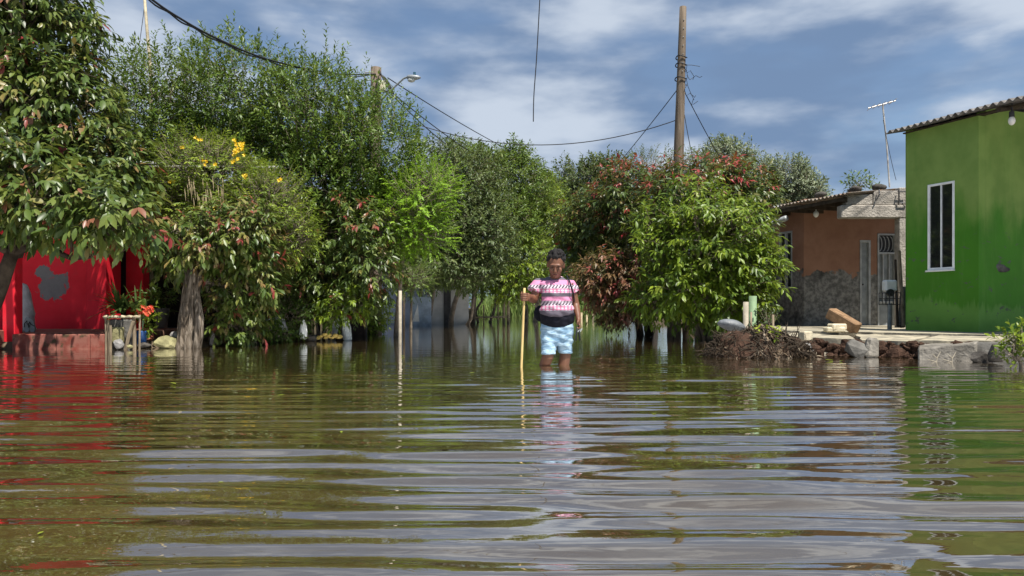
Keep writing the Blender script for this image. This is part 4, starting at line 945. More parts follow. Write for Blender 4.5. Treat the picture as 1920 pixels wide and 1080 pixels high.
shrub('dry_weed', 'dark leggy weed growing behind the root mound beside orange house', (P(1438, 0, 9.6).x, 9.6, .0), [LOB(1437, 600, 9.6, 16, 14, .1)], 'leaf_apple', 106, 30, 6, .12, .04, .018, 'bark_dark', droop=.1, up=.9, shell=.3, mu=.1, sd=.1)
shrub('roof_weed', 'tuft of green leaves showing above the tin roof ridge', (P(1610, 0, 22).x, 22, .1), [LOB(1612, 346, 22, 16, 12, .3)], 'leaf_green', 107, 40, 8, .3, .12, .05, droop=.2, up=.6, shell=.3, mu=.6, sd=.1)

# ------------------------------------------------------------------ poles and wires
def pole(name, label, px0, py0, px1, py1, Y, r0, r1, mat='pole_wood'):
    a = P(px0, py0, Y); a.z = -.6; b = P(px1, py1, Y); t = empty(name, (a.x, a.y, -.42), label, 'utility pole')
    mb = MB(); n = 12; mb.tube([a.lerp(b, i / n) for i in range(n + 1)], [r0 + (r1 - r0) * i / n for i in range(n + 1)], 18, True, .03, 3); mb.build('shaft', mat, t, True); return t, a, b
rp, ra, rb = pole('utility_pole', 'tall bare wooden utility pole rising from the crimson crown', 1262, 632, 1280.5, 13, 15.9, .155, .072)
def onp(py): return P(1262 + (632 - py) * 18.5 / 619, py, 15.9)
for py, r in ((108, .115), (122, .118), (148, .122)):
    c = onp(py); mb = MB(); mb.tube([c + Vector((r * math.cos(a), r * math.sin(a), .02 * math.sin(2 * a))) for a in [2 * math.pi * i / 18 for i in range(19)]], .012, 6); mb.build('wire_band', 'wire_black', rp)
mb = MB(); rg = random.Random(3)
for k in range(5):
    c = onp(125 + k * 9) + Vector((.11, -.06, 0)); pts = [c]
    for j in range(7): pts.append(pts[-1] + Vector((rg.uniform(-.05, .09), rg.uniform(-.03, .03), rg.uniform(-.16, .06))))
    mb.tube(pts, .006, 5)
c = onp(122) + Vector((.1, 0, 0)); mb.tube([c, c + Vector((.12, 0, .0)), c + Vector((.3, 0, -.03))], .006, 5)
mb.build('loose_wire', 'wire_black', rp)
for k in range(7):
    c = onp(40 + k * 16) + Vector((.01, -.085 - k * .003, 0)); MB().ellipsoid(c, (.012, .01, .012), 8, 6).build('bolt', 'metal_grey', rp)
lp_, la_, lb_ = pole('utility_pole', 'short wooden utility pole with meter box and street lamp', 704, 620, 705, 127, 17.0, .15, .118)
c = P(716, 162, 16.82); mb = MB(); mb.box(c, (.17, .16, .24)); bx = mb.build('junction_box', 'box_beige', lp_, bevel=.03)
mb = MB(); mb.box(P(715, 162, 16.735), (.07, .012, .16)); mb.build('box_lid', 'brick_pale', bx, bevel=.004)
for py in (136, 150):
    a = P(684, py, 16.95); b = P(698, py, 16.95); mb = MB(); mb.tube([a, b], .014, 6); mb.build('step_bolt', 'metal_grey', lp_)
for d in range(4):
    pts = catenary(P(711, 132 + d * 3, 16.85), P(733 + d * 2, 172 + d * 2, 16.8), .02 - .05 * d, 12); mb = MB(); mb.tube(pts, .018 - .002 * d, 6); mb.build('service_cable', 'wire_black', lp_)
mb = MB(); mb.tube([P(714, 170, 16.75), P(719, 173, 16.72), P(728, 170, 16.75), P(733, 163, 16.8)], .016, 6); mb.tube([P(707, 148, 16.83), P(706, 172, 16.83)], .016, 6); mb.build('drop_cable', 'wire_black', lp_)
arm = MB(); arm.tube([P(709, 196, 16.9), P(722, 180, 16.8), P(745, 158, 16.7), P(757, 147, 16.65), P(764, 144.5, 16.6), P(768, 145, 16.6)], .022, 8); arm = arm.build('lamp_arm', 'metal_grey', lp_, True)
h0 = P(763, 145, 16.6); h1 = P(789, 145.5, 16.55); rings = []
for t, w, hu, hd in ((0, .03, .03, .03), (.08, .06, .05, .05), (.3, .085, .06, .075), (.55, .085, .055, .06), (.85, .06, .04, .035), (1, .015, .012, .012)):
    c = h0.lerp(h1, t); rings.append([c + Vector((0, w * math.cos(a), (hu if math.sin(a) > 0 else hd) * math.sin(a))) for a in [2 * math.pi * i / 14 for i in range(14)]])
hd_ = MB().loft(rings).build('lamp_head', 'metal_grey', lp_, True)
MB().ellipsoid(h0.lerp(h1, .32) - Vector((0, 0, .06)), (.085, .07, .05)).build('lens', 'lens_glass', hd_, True)
mb = MB(); c = h0.lerp(h1, .55) + Vector((0, 0, .055)); mb.tube([c, c + Vector((0, 0, .06))], .03, 10); mb.build('photocell', 'photocell', hd_)

def wire(name, label, a, b, sag, r, n=28, mat='wire_black'):
    mb = MB(); mb.tube(catenary(a, b, sag, n), r, 6); o = mb.build(name, mat, None); return tag(o, label, 'cable')
top = P(704, 139, 16.88)
# thick twin cable towards the upper left
c0 = MB(); p0 = [top, P(640, 139, 15.6), P(560, 126, 14.0), P(480, 104, 12.6), P(400, 69, 11.4), P(340, 36, 10.6), P(281, -4, 9.9), P(180, -90, 8.8)]
def smooth(pts, n=8):
    r = []
    for i in range(len(pts) - 1):
        a, b, c, d = pts[max(i - 1, 0)], pts[i], pts[i + 1], pts[min(i + 2, len(pts) - 1)]
        for k in range(n):
            t = k / n; r.append(.5 * ((2 * b) + (c - a) * t + (2 * a - 5 * b + 4 * c - d) * t * t + (3 * b - a - 3 * c + d) * t ** 3))
    return r + [pts[-1]]
sp = smooth(p0); c0.tube(sp, .016, 6); off = [p + Vector((.0, .012, -.028 + .015 * math.sin(i * .9))) for i, p in enumerate(sp)]; c0.tube(off, .012, 6)
tag(c0.build('twin_cable', 'wire_black', None), 'thick black twisted cable running over the big green tree', 'cable')
wire('service_wire', 'wire from street lamp pole to far grey-green tree, upper of the descending wires', P(727, 146, 16.8), P(1110, 334, 46), .5, .012)
wire('service_wire', 'wire descending from street lamp pole into the forked tree', P(733, 172, 16.8), P(1015, 345, 30), .35, .012)
wire('service_wire', 'steepest wire dropping from street lamp pole behind row trees', P(735, 178, 16.8), P(890, 305, 26.5), .15, .013)
wire('span_wire', 'slack thin wire spanning between the two utility poles', P(735, 215, 17.0), onp(223), .62, .010)
wire('guy_wire', 'taut guy wire from bare pole down to the left', onp(160), P(1150, 318, 22), .03, .010)
wire('guy_wire', 'taut guy wire from bare pole down to the right', onp(158), P(1352, 300, 18), .02, .010)
wire('guy_wire', 'short slack wire hanging along the right side of bare pole', onp(215) + Vector((.1, 0, 0)), P(1302, 310, 15.6), .05, .008)
hw = empty('dangling_wire', P(1006, -70, 11), 'single loose wire dangling in the open sky', 'cable')
mb = MB(); mb.tube(smooth([P(1016, -70, 11), P(1011, 20, 11), P(1006, 110, 11), P(1001, 180, 11), P(1000, 228, 11)]), .0085, 6); mb.build('loose_end', 'wire_black', hw)
mb = MB(); mb.tube(catenary(P(-300, -500, 9.5), P(2300, -420, 13), .25 + (P(-300, -500, 9.5).lerp(P(2300, -420, 13), .5).z - P(1016, -70, 11).z - .25), 40), .01, 6); mb.build('overhead_span', 'wire_black', hw)
# bamboo mast behind the left tree
mb = MB(); a = P(285, 0, 15.4); a.z = -.1; mb.tube([a, P(283, 138, 15.4), P(276, 60, 15.4), P(269, -30, 15.4)], [.04, .035, .03, .026], 10); bmst = mb.build('bamboo_mast', 'bamboo', None, True); tag(bmst, 'slender pale bamboo mast rising between left tree and big tree', 'mast')
wire('mast_cord', 'thin cord hanging beside the bamboo mast', P(271, 10, 15.4), P(254, 130, 15.4), .05, .006)

# ------------------------------------------------------------------ left bank objects
pl = empty('flower_planter', B(230, 0, 0, 10.75), 'rough planter of wooden stakes and bamboo rim in the water', 'planter')
def stake(parent, x0, y0, x1, y1, Y, w, mat='stake_wood', name='stake', dy=0):
    a = P(x0, y0, Y); b = P(x1, y1, Y + dy); mb = MB(); mb.tube([a - Vector((0, 0, .12)), a.lerp(b, .5) + Vector((.004, 0, 0)), b], [w * 1.05, w, w * .92], 7); return mb.build(name, mat, parent)
for (x0, x1, y1, w) in ((199, 198, 592, .016), (206, 203, 600, .022), (252, 251, 597, .026), (261, 262, 590, .014)):
    stake(pl, x0, 655, x1, y1, 10.6, w)
stake(pl, 233, 652, 250, 602, 10.55, .026)
stake(pl, 207, 653, 207, 610, 10.55, .02)
for k, (a, b) in enumerate(((194, 206), (206, 222), (221, 236), (235, 250), (249, 263))):
    mb = MB(); mb.tube([P(a, 595, 10.56 + .01 * (k % 2)), P((a + b) / 2, 593.5, 10.56), P(b, 594.5, 10.57)], [.018, .022, .018], 8); mb.build('rim_piece', 'bamboo', pl, True)
mb = MB(); mb.prism([(P(205, 0, 10.72).x, 10.72), (P(250, 0, 10.72).x, 10.72), (P(252, 0, 11.15).x, 11.15), (P(206, 0, 11.15).x, 11.15)], -.4, .42); mb.build('soil_box', 'concrete_dark', pl, bevel=.015)
mb = MB(); mb.box(P(220, 628, 10.66), (.17, .08, .22)); mb.build('block', 'rock_olive', pl, bevel=.015)
rock(222, 645, 10.45, (.075, .06, .085), 'rock', 'rock_grey', 'grey egg-shaped rock leaning on the flower planter', 'rock', None, .15, 12)
rock(312, 643, 10.95, (.21, .18, .12), 'rock', 'rock_olive', 'wedge-shaped mossy rock between planter and gnarled trunk', 'rock', None, .22, 15, .25)
rock(243, 650, 10.5, (.05, .04, .03), 'pebble', 'rock_olive', 'small pale stone at the foot of planter', 'stone', None, .2, 16)
for i, (px, py, r, m_, lab) in enumerate(((278, 634, (.12, .09, .05), 'brick_red', 'broken red brick next to the blue pot'), (270, 648, (.11, .09, .05), 'rock_dark', 'dark wet stone below the blue pot'), (335, 628, (.18, .1, .07), 'rock_grey', 'flat grey stone half hidden behind gnarled trunk'))):
    rock(px, py, 11.2 - .3 * (i == 1), r, 'stone', m_, lab, 'stone', None, .25, 20 + i)
# strap-leaved plant in the planter
rng = np.random.RandomState(55)
def strap_plant(name, label, c, n, L, Wd, mat, cat='plant', seed=1, lo=.05, mu=.4):
    rg = np.random.RandomState(seed); t = empty(name, c, label, cat)
    for i in range(n):
        a = rg.rand() * 6.28; el = lo + rg.rand() ** .8 * 1.25; d = Vector((math.cos(a) * math.cos(el), math.sin(a) * math.cos(el), math.sin(el))); l = L * (.7 + .6 * rg.rand())
        s = d.cross(Vector((0, 0, 1))).normalized(); vs = []; fs = []; p = Vector(c) + Vector((rg.randn() * .03, rg.randn() * .03, rg.rand() * .08)); m = 6; dd = d.copy()
        for k in range(m + 1):
            w = Wd * (.55 + 1.0 * math.sin(min(1, k / m * 1.15 + .15) * math.pi) * .5) * (1 if k < m else .05); n_ = dd.cross(s)
            vs += [p + s * w * .5 + n_ * w * .12, p, p - s * w * .5 + n_ * w * .12]; p = p + dd * (l / m); dd = (dd + Vector((0, 0, -.16))).normalized()
        for k in range(m): fs += [(k * 3, k * 3 + 1, k * 3 + 4, k * 3 + 3), (k * 3 + 1, k * 3 + 2, k * 3 + 5, k * 3 + 4)]
        o = MB().add(vs, fs).build('leaf', mat, t, True); at = o.data.attributes.new('tint', 'FLOAT', 'POINT'); at.data.foreach_set('value', [float(np.clip(mu + .22 * rg.randn(), 0, 1))] * len(vs))
    return t
strap_plant('strap_leaf_plant', 'spiky strap-leaved plant filling the wooden planter', P(226, 588, 10.85), 70, .36, .045, 'leaf_blade', seed=4)
strap_plant('strap_leaf_plant', 'drooping lighter leaves at the right of the planter', P(250, 585, 10.8), 12, .27, .06, 'leaf_blade', seed=7, mu=.75)
strap_plant('snake_plant', 'upright blade-leaved plant in the dark porch', (P(262, 0, 12.9).x, 12.9, .2 + .2), 9, .62, .045, 'leaf_blade', seed=9, lo=1.1, mu=.6)
fp = empty('flower_pot', (P(266, 0, 10.95).x, 10.95, .05), 'blue pot with coral flowers beside the planter', 'potted plant')
cx_, = (P(266, 0, 10.95).x,); mb = MB(); mb.tube([(cx_, 10.95, .02), (cx_, 10.95, .24), (cx_, 10.95, .25)], [.06, .078, .082], 18); mb.build('pot', 'pot_blue', fp, True)
rng = np.random.RandomState(9)
lob = [LOB(273, 598, 10.95, 15, 24, .12)]; r = foliage(lob, 36, 6, .1, .085, .036, rng, .2, .5, .2, (0, 0), .5, .15); v, f, c = leaf_arrays(*r[:5], .3, 1); tri_object('leaves', v, f, np.repeat(r[5], c), 'leaf_bright', fp)
mb = MB()
for k in range(6): mb.tube([(cx_, 10.95, .2), (cx_ + .03 + .02 * math.cos(k), 10.95 + .03 * math.sin(k * 2), .55)], .005, 5)
mb.build('stem', 'green_pipe', fp)
blossoms(fp, [(277, 583, 10.8, 16, .035), (264, 586, 10.8, 7, .022), (283, 578, 10.8, 6, .02)], 'petal_red', 'blossom', .02)
MB().ellipsoid(P(270, 571, 10.9), (.045, .01, .09), 12, 10).build('pad_leaf', 'leaf_yellowgreen', fp, True)
# things half hidden in the dark porch
for i, (px, py, r, m_, nm, lab) in enumerate(((283, 568, .10, 'rubber_black', 'clay_pot', 'dark round pot in the shadowed porch behind coral flowers'), (303, 578, .13, 'concrete_dark', 'clay_pot', 'dark flowerpot at the right in the shadowed porch'))):
    c = P(px, py, 13.0); t = empty(nm, c, lab, 'pot'); mb = MB(); mb.tube([c + Vector((0, 0, -.35)), c + Vector((0, 0, -.02)), c], [r * .7, r, r * 1.08], 16); mb.build('body', m_, t, True)
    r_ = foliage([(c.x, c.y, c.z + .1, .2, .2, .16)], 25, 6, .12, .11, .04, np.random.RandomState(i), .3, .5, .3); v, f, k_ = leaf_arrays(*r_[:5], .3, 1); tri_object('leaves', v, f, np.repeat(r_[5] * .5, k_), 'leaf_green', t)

# sacks, bags, stakes further along the bank
def sackmesh(name, label, px, py, Y, w, h, mat, seed, cat, lean=0):
    rg = random.Random(seed); c = P(px, py, Y); rings = []; n = 18
    for t, k in ((0, .55), (.06, .9), (.25, 1.0), (.5, .92), (.75, .72), (.9, .42), (.97, .2), (1.0, .12)):
        rings.append([c + Vector((lean * t * h + w * k * (1 + .12 * math.sin(3 * a + seed + t * 5) + .06 * math.sin(7 * a + t * 9)) * math.cos(a), w * .6 * k * (1 + .1 * math.sin(4 * a + t * 7)) * math.sin(a), t * h)) for a in [2 * math.pi * i / n for i in range(n)]])
    o = MB().loft(rings).build(name, mat, None, True); return tag(o, label, cat)
sackmesh('white_sack', 'bulky white sack slumped under the gnarled tree leaves', 512, 624, 12.9, .24, .30, 'sack_grey', 2, 'sack', .1)
sackmesh('plastic_bag', 'white plastic bag hanging by the dark thin stems', 569, 636, 12.9, .07, .34, 'plastic_white', 3, 'bag')
sackmesh('plastic_bag', 'translucent grey plastic bag touching the water by the bush', 653, 640, 13.4, .085, .50, 'plastic_clear', 4, 'bag', -.15)
sackmesh('pale_bundle', 'pale bundle between translucent bag and stakes', 628, 632, 14.4, .2, .42, 'plastic_clear', 8, 'bundle')
sackmesh('small_figure', 'small pale stone figure beside the gnarled trunk', 398, 648, 11.35, .045, .22, 'rock_grey', 6, 'figurine')
sackmesh('red_cloth', 'crimson cloth hanging above the low bush', 698, 565, 16.6, .10, .27, 'cloth_red', 7, 'cloth')
for i, (x, y0, y1, w) in enumerate(((591, 634, 590, .022), (602, 635, 583, .02), (612, 634, 592, .024), (586, 634, 598, .015), (621, 634, 588, .018), (456, 632, 600, .012))):
    o = stake(None, x, y0, x + (i % 3 - 1) * 2, y1, 13.3 + .06 * i, w, 'tan_post', 'wooden_stake'); tag(o, ['thin stake next to the white hanging bag, second of its row', 'tallest thin stake in the row on the left bank', 'thickest stake in the middle of the row on the left bank', 'short thin stake closest to the white hanging bag', 'thin stake at the pale bundle end of the row', 'lone thin stick in the leaves near the gnarled trunk'][i], 'stake', 'wooden stakes on the left bank')
for i in range(11):
    px = 597 + i * 4 + (i * 7) % 5; o = MB().ellipsoid((0, 0, 0), (.045, .035, .03), 10, 8, None, .3, i).build('yellow_chunk', 'yellow_foam', None, True); o.location = P(px, 633 - (i % 3) * 2.5, 13.2); tag(o, 'crumbled yellow chunk lying at the water edge below stakes', 'chunk', 'yellow chunks below the stakes')
rock(583, 634, 13.2, (.16, .1, .07), 'rock', 'rock_dark', 'dark rounded rock by the yellow chunks', 'rock', None, .2, 31)
def post(name, label, px, y0, y1, r, mat, cat='post', Y=None, group=None):
    a = B(px, y0, -.42, Y); b = P(px + .5, y1, Y if Y else GY(y0)); mb = MB(); mb.tube([a, a.lerp(b, .5), b], [r, r * .97, r * .94], 10); return tag(mb.build(name, mat, None, True), label, cat, group)
post('pale_post', 'slim pale post standing in water before the blue wall', 750, 647, 545, .027, 'white_post')
post('dark_post', 'thin dark post right behind the slim pale post', 757, 622, 550, .03, 'bark_dark')
# pale house behind the row trees
bh = empty('blue_house', (-4, 27.5, 0), 'pale blue-grey walled house half hidden behind row trees', 'house')
xa = P(727, 0, 27).x; xb = P(800, 0, 27).x; xc = P(878, 0, 27).x
mb = MB(); mb.prism([(xa - 4, 27), (xb, 27), (xb, 27.2), (xa - 4, 27.2)], -.5, 2.3); mb.build('wall', 'blue_wall', bh)
mb = MB(); mb.prism([(xb + .004, 27.1), (xc, 27.1), (xc, 27.3), (xb + .004, 27.3)], -.5, 2.3); mb.build('wall', 'white_wall', bh)
mb = MB(); mb.prism([(P(832, 0, 27).x, 27.05), (P(845, 0, 27).x, 27.05), (P(845, 0, 27).x, 27.09), (P(832, 0, 27).x, 27.09)], -.4, 1.7); mb.build('door', 'metal_dark', bh)
mb = MB(); mb.prism([(xa - 4.2, 25.7), (xc + .2, 25.7), (xc + .2, 31), (xa - 4.2, 31)], lambda x, y: 2.2 + (y - 25.7) * .15, lambda x, y: 2.26 + (y - 25.7) * .15); mb.build('roof', 'roof_zinc', bh)  # overhang lengthened to keep the front wall in shade
mb = MB(); mb.prism([(P(772, 0, 24.5).x, 24.5), (P(808, 0, 24.5).x, 24.6), (P(808, 0, 24.5).x, 24.63), (P(772, 0, 24.5).x, 24.53)], -.3, .95); o = mb.build('corrugated_panel', 'blue_sheet', None); tag(o, 'pale blue metal sheet propped behind the leaning trunks', 'sheet')
mb = MB(); w0 = P(786, 603, 24.2); mb.add([w0, w0 + Vector((-.22, 0, .0)), w0 + Vector((-.05, 0, .55)), w0 + Vector((0, .02, 0)), w0 + Vector((-.22, .02, .0)), w0 + Vector((-.05, .02, .55))], [(0, 1, 2), (5, 4, 3), (0, 3, 4, 1), (1, 4, 5, 2), (2, 5, 3, 0)]); tag(mb.build('white_sheet', 'white_paint', None), 'white torn triangular sheet among the leaning trunks', 'sheet')
# fence of pale posts and rails
fn = empty('rail_fence', (P(910, 0, 29).x, 29, -.4), 'broken fence of tan posts with one low rail', 'fence')
for px, y1, r in ((862, 575, .05), (880, 580, .05), (907, 572, .03), (934, 560, .04), (945, 555, .06), (953, 553, .07)):
    a = B(px, 0, -.42, 29); b = P(px, y1, 29); mb = MB(); mb.tube([a, b], [r, r * .9], 9); mb.build('post', 'tan_post', fn, True)
for a, b, py in ((856, 950, 596),):
    mb = MB(); mb.tube([P(a, py, 28.9), P((a + b) / 2, py - 1, 28.9), P(b, py - 2, 28.9)], .035, 7); mb.build('rail', 'tan_post', fn, True)
for px, y0, y1 in ((1112, 600, 588), (1090, 599, 586), (1100, 598, 590)):
    post('far_stake', 'short stake in the water near the reed grass', px, y0, y1, .05, 'tan_post', 'stake', None, 'short stakes by the reed grass')

# ------------------------------------------------------------------ right bank objects
post('green_post', 'thick green painted post beside the root mound', 1411, 0, 555, .052, 'green_pipe', 'post', 9.7)
post('white_plank', 'pale narrow board standing behind the green post', 1398, 0, 566, .04, 'white_post', 'board', 10.6)
post('twig_stake', 'thin bare stake on the mound right of the green post', 1449, 0, 590, .015, 'stake_wood', 'stake', 9.2)
post('twig_stake', 'thin bare stake in front of the green post', 1408, 0, 585, .012, 'stake_wood', 'stake', 9.0)
c = P(1373, 610, 10.2); o = MB().ellipsoid((0, 0, 0), (.19, .14, .075), 18, 10, Matrix.Rotation(.12, 3, 'Y'), .12, 4).build('tarp_bundle', 'tarp_grey', None, True); o.location = c; tag(o, 'smooth grey tarp bundle under the lime-green tree', 'bundle')
wall_ = MB(); wall_.prism([(3.9, 15.6), (5.9, 17.2), (5.9, 17.35), (3.9, 15.75)], -.2, 1.6); o = wall_.build('dark_fence_wall', 'near_black', None); tag(o, 'dark board fence between orange house and lime-green tree', 'fence')
# mound of roots and litter
mc = P(1422, 655, 8.95); md = empty('root_mound', (mc.x, mc.y, 0), 'dark heap of tangled roots, twigs and litter at the waterline', 'debris mound')
MB().ellipsoid((mc.x, mc.y + .05, .02), (.52, .30, .27), 40, 20, None, .16, 9).build('soil', 'soil_red', md, True)
MB().ellipsoid((mc.x - .25, mc.y - .02, .0), (.30, .26, .30), 30, 16, None, .2, 19).build('soil', 'soil_red', md, True)
rng = np.random.RandomState(23); n = 6500
u = nrm(rng.randn(n, 3)); u[:, 2] = np.abs(u[:, 2]); pos = np.array([mc.x, mc.y + .03, -.02]) + u * np.array([.56, .34, .33]) * (.86 + .2 * rng.rand(n, 1)) * (1 + .12 * np.sin(u[:, :1] * 7 + 1) + .08 * np.sin(u[:, 2:] * 9))
d = nrm(np.cross(u, rng.randn(n, 3)) + u * .35); v, f, c_ = leaf_arrays(pos, d, nrm(u + rng.randn(n, 3) * .3), .03 + .08 * rng.rand(n) ** 2, .008 + .02 * rng.rand(n) ** 2, .3, 1)
tri_object('litter', v, f, np.repeat(rng.rand(n) ** 1.6, c_), 'litter', md, 'stuff')
rm = MB(); rg = random.Random(8)
for k in range(320):
    a = rg.uniform(0, 6.28); h = rg.uniform(-.05, .27); rr0 = math.sqrt(max(.05, 1 - (h / .33) ** 2)); p = Vector((mc.x + .55 * rr0 * math.cos(a), mc.y + .03 + .33 * rr0 * math.sin(a), h)); pts = [p]; dv = Vector((rg.uniform(-1, 1), rg.uniform(-.3, .3), rg.uniform(-.8, .6))).normalized()
    for j in range(5): dv = (dv + Vector((rg.uniform(-.5, .5), rg.uniform(-.4, .4), rg.uniform(-.5, .4)))).normalized(); pts.append(pts[-1] + dv * rg.uniform(.03, .06))
    rm.tube(pts, [.009, .008, .007, .005, .004, .002], 5)
rm.build('roots', 'bark_dark', md)
for k in range(9):
    p = P(1470 + (k * 37) % 60, 636 + (k * 13) % 22, 9.25); o = MB().ellipsoid((0, 0, 0), (.05 + .02 * (k % 3), .05, .035), 10, 8, None, .3, 40 + k).build('rubble_stone', 'soil_red' if k % 3 else 'rock_grey', None, True); o.location = Vector((p.x, p.y, max(.0, p.z))); tag(o, 'small rubble stone on the bank between mound and pavement', 'stone', 'rubble beside the root mound')
# bare twigs in the water
for px, lab in ((1755, 'bare forked white twig in water before the kerb block'), (1784, 'bare antler-like pale twig right of the forked twig')):
    a = P(px, 678, 8.15); a.z = -.03; mb = MB(); mb.tube([a, a + Vector((.01, 0, .07)), a + Vector((.05, 0, .14))], [.008, .006, .003], 5); mb.tube([a + Vector((.01, 0, .07)), a + Vector((-.04, .01, .12))], [.006, .002], 5); mb.tube([a + Vector((0, 0, .03)), a + Vector((-.09, .02, .06))], [.006, .002], 5); tag(mb.build('bare_twig', 'white_post', None), lab, 'twig')
# floating leaves
rng = np.random.RandomState(3)
for i, (px, py, L_) in enumerate(((1562, 676, .11), (1576, 677, .09), (1655, 667, .10), (1640, 668, .08), (1222, 776, .03), (1792, 747, .03), (1300, 640, .08), (70, 1003, .02), (520, 742, .05), (330, 720, .06), (880, 700, .05), (1130, 716, .06), (1480, 735, .05), (640, 812, .03), (1640, 812, .03), (420, 905, .02), (1180, 655, .08), (760, 668, .07))):
    y = GY(py, .004); p = np.array([[(px - 960) * y / F, y, .006]]); a = rng.rand() * 6.28
    v, f, c_ = leaf_arrays(p, np.array([[math.cos(a), math.sin(a), .05]]), np.array([[0, 0, 1.]]), np.array([L_]), np.array([L_ * .5]), -.15, 2)
    o = tri_object('floating_leaf', v, f, np.full(len(v), .7), 'leaf_yellowgreen', None); tag(o, 'yellow-green fallen leaf floating on the brown water', 'leaf', 'leaves floating on the flood')

# ------------------------------------------------------------------ the person
def remeshed(name, mb, mat, parent, vox, smooth_it=4, disp=None, hemlift=None):
    off = root_loc(parent); me = bpy.data.meshes.new(name); me.from_pydata([tuple(Vector(v) - off) for v in mb.v], [], mb.f); o = bpy.data.objects.new(name, me); COL.objects.link(o)
    m = o.modifiers.new('r', 'REMESH'); m.mode = 'VOXEL'; m.voxel_size = vox; m.use_smooth_shade = True
    if smooth_it: s = o.modifiers.new('s', 'SMOOTH'); s.iterations = smooth_it; s.factor = .5
    dg = bpy.context.evaluated_depsgraph_get(); nm = bpy.data.meshes.new_from_object(o.evaluated_get(dg)); o.modifiers.clear(); o.data = nm
    bpy.data.meshes.remove(me); nm.name = name
    if disp is not None:
        co = np.zeros(len(nm.vertices) * 3, np.float32); nm.vertices.foreach_get('co', co); no = np.zeros(len(nm.vertices) * 3, np.float32); nm.vertices.foreach_get('normal', no)
        co = co.reshape(-1, 3); no = no.reshape(-1, 3)
        if hemlift: w_ = co + np.array(off); k_ = np.clip((hemlift[0] - w_[:, 2]) / .12, 0, 1); co[:, 2] += (k_ * hemlift[1] * ((w_[:, 0] - PX) / .18) ** 2).astype(np.float32)
        co += no * disp(co + np.array(off))[:, None].astype(np.float32); nm.vertices.foreach_set('co', co.ravel()); nm.update()
    nm.materials.clear(); nm.materials.append(M[mat]); nm.polygons.foreach_set('use_smooth', np.ones(len(nm.polygons), bool)); o.parent = parent; return o
pr = empty('person', (PX, PY, -.42), 'person in striped pink shirt and denim shorts wading with a stick', 'person')
def Q(px, py, dy=0.0):
    p = P(px, py, PY); p.y += dy; return p
def ring(c, rx, ry, n=24, tilt=0.0, sq=2.0):
    r = []
    for i in range(n):
        a = 2 * math.pi * i / n; ca, sa = math.cos(a), math.sin(a); k = (abs(ca) ** sq + abs(sa) ** sq) ** (-1 / sq)
        r.append(c + Vector((rx * k * ca, ry * k * sa, tilt * rx * ca)))
    return r
hcx = Q(1041, 498.5, -.11)
bd = MB()
# torso under the clothes
bd.loft([ring(Q(1044, 648, .0), .10, .09), ring(Q(1044, 620, .0), .155, .12), ring(Q(1043, 590, -.02), .155, .125), ring(Q(1042, 560, -.03), .145, .125), ring(Q(1041, 540, -.02), .14, .11), ring(Q(1040, 527, -.01), .115, .085), ring(Q(1040, 522, -.015), .055, .055)])
bd.tube([Q(1040, 534, 0), Q(1041, 520, -.035), Q(1041, 506, -.08)], [.066, .056, .055], 14)
# head: skull, jaw, cheeks, nose, ears, brow; looking down
tl = Matrix.Rotation(.50, 3, 'X') @ Matrix.Rotation(-.10, 3, 'Z')
def hp(x, y, z): return hcx + tl @ Vector((x, y, z))
bd.ellipsoid(hp(0, .012, .03), (.078, .095, .100), 24, 16, tl)
bd.ellipsoid(hp(0, -.022, -.045), (.062, .066, .078), 20, 14, tl)
bd.ellipsoid(hp(0, -.055, -.092), (.032, .03, .026), 14, 10, tl)
for s in (-1, 1):
    bd.ellipsoid(hp(s * .038, -.062, -.022), (.030, .026, .028), 14, 10, tl); bd.ellipsoid(hp(s * .080, .015, -.005), (.014, .024, .036), 12, 8, tl)
    bd.ellipsoid(hp(s * .013, -.095, -.030), (.012, .013, .011), 10, 8, tl)
bd.tube([hp(0, -.082, .022), hp(0, -.096, -.005), hp(0, -.108, -.028)], [.011, .014, .017], 10)
bd.ellipsoid(hp(0, -.078, .038), (.058, .016, .014), 16, 8, tl)
bd.ellipsoid(hp(0, -.082, -.060), (.026, .014, .011), 12, 8, tl)
# arms
def arm_(sh, el, wr, r):
    bd.tube([sh, sh.lerp(el, .4), sh.lerp(el, .8), el, el.lerp(wr, .25), el.lerp(wr, .6), wr], r, 14)
eR = Q(1000, 562, -.03); wR = Q(990, 556, -.19); sR = Q(1012, 531, 0)
arm_(sR, eR, wR, [.058, .052, .046, .044, .043, .034, .027])
eL = Q(1079, 570, .02); wL = Q(1083, 594, -.06); sL = Q(1068, 531, 0)
arm_(sL, eL, wL, [.058, .052, .044, .042, .041, .034, .027])
# hand on the stick (her right): palm behind the stick, fingers curled round it
st = lambda py: P(977 + (700 - py) * 6.5 / 160, py, PY - .245)
hc_ = st(557)
palm = hc_ + Vector((.040, .030, 0)); bd.ellipsoid(palm, (.026, .036, .042), 14, 10); bd.tube([wR, palm], [.027, .026], 10)
for k in range(4):
    z = .034 - k * .0215; l = (1.0, 1.06, 1.0, .84)[k]
    f0 = palm + Vector((-.005, -.03, z)); pts = [f0, hc_ + Vector((.018, -.030 * l, z - .001)), hc_ + Vector((-.010 * l, -.032, z - .002)), hc_ + Vector((-.030 * l, -.016, z - .003)), hc_ + Vector((-.031 * l, .008, z - .003)), hc_ + Vector((-.016, .022, z - .003))]
    bd.tube(pts, [.0095, .0095, .009, .0088, .0082, .007], 8)
bd.tube([palm + Vector((-.004, .02, .02)), hc_ + Vector((-.002, .026, .035)), hc_ + Vector((-.020, .012, .046)), hc_ + Vector((-.026, -.010, .048))], [.012, .011, .010, .008], 8)
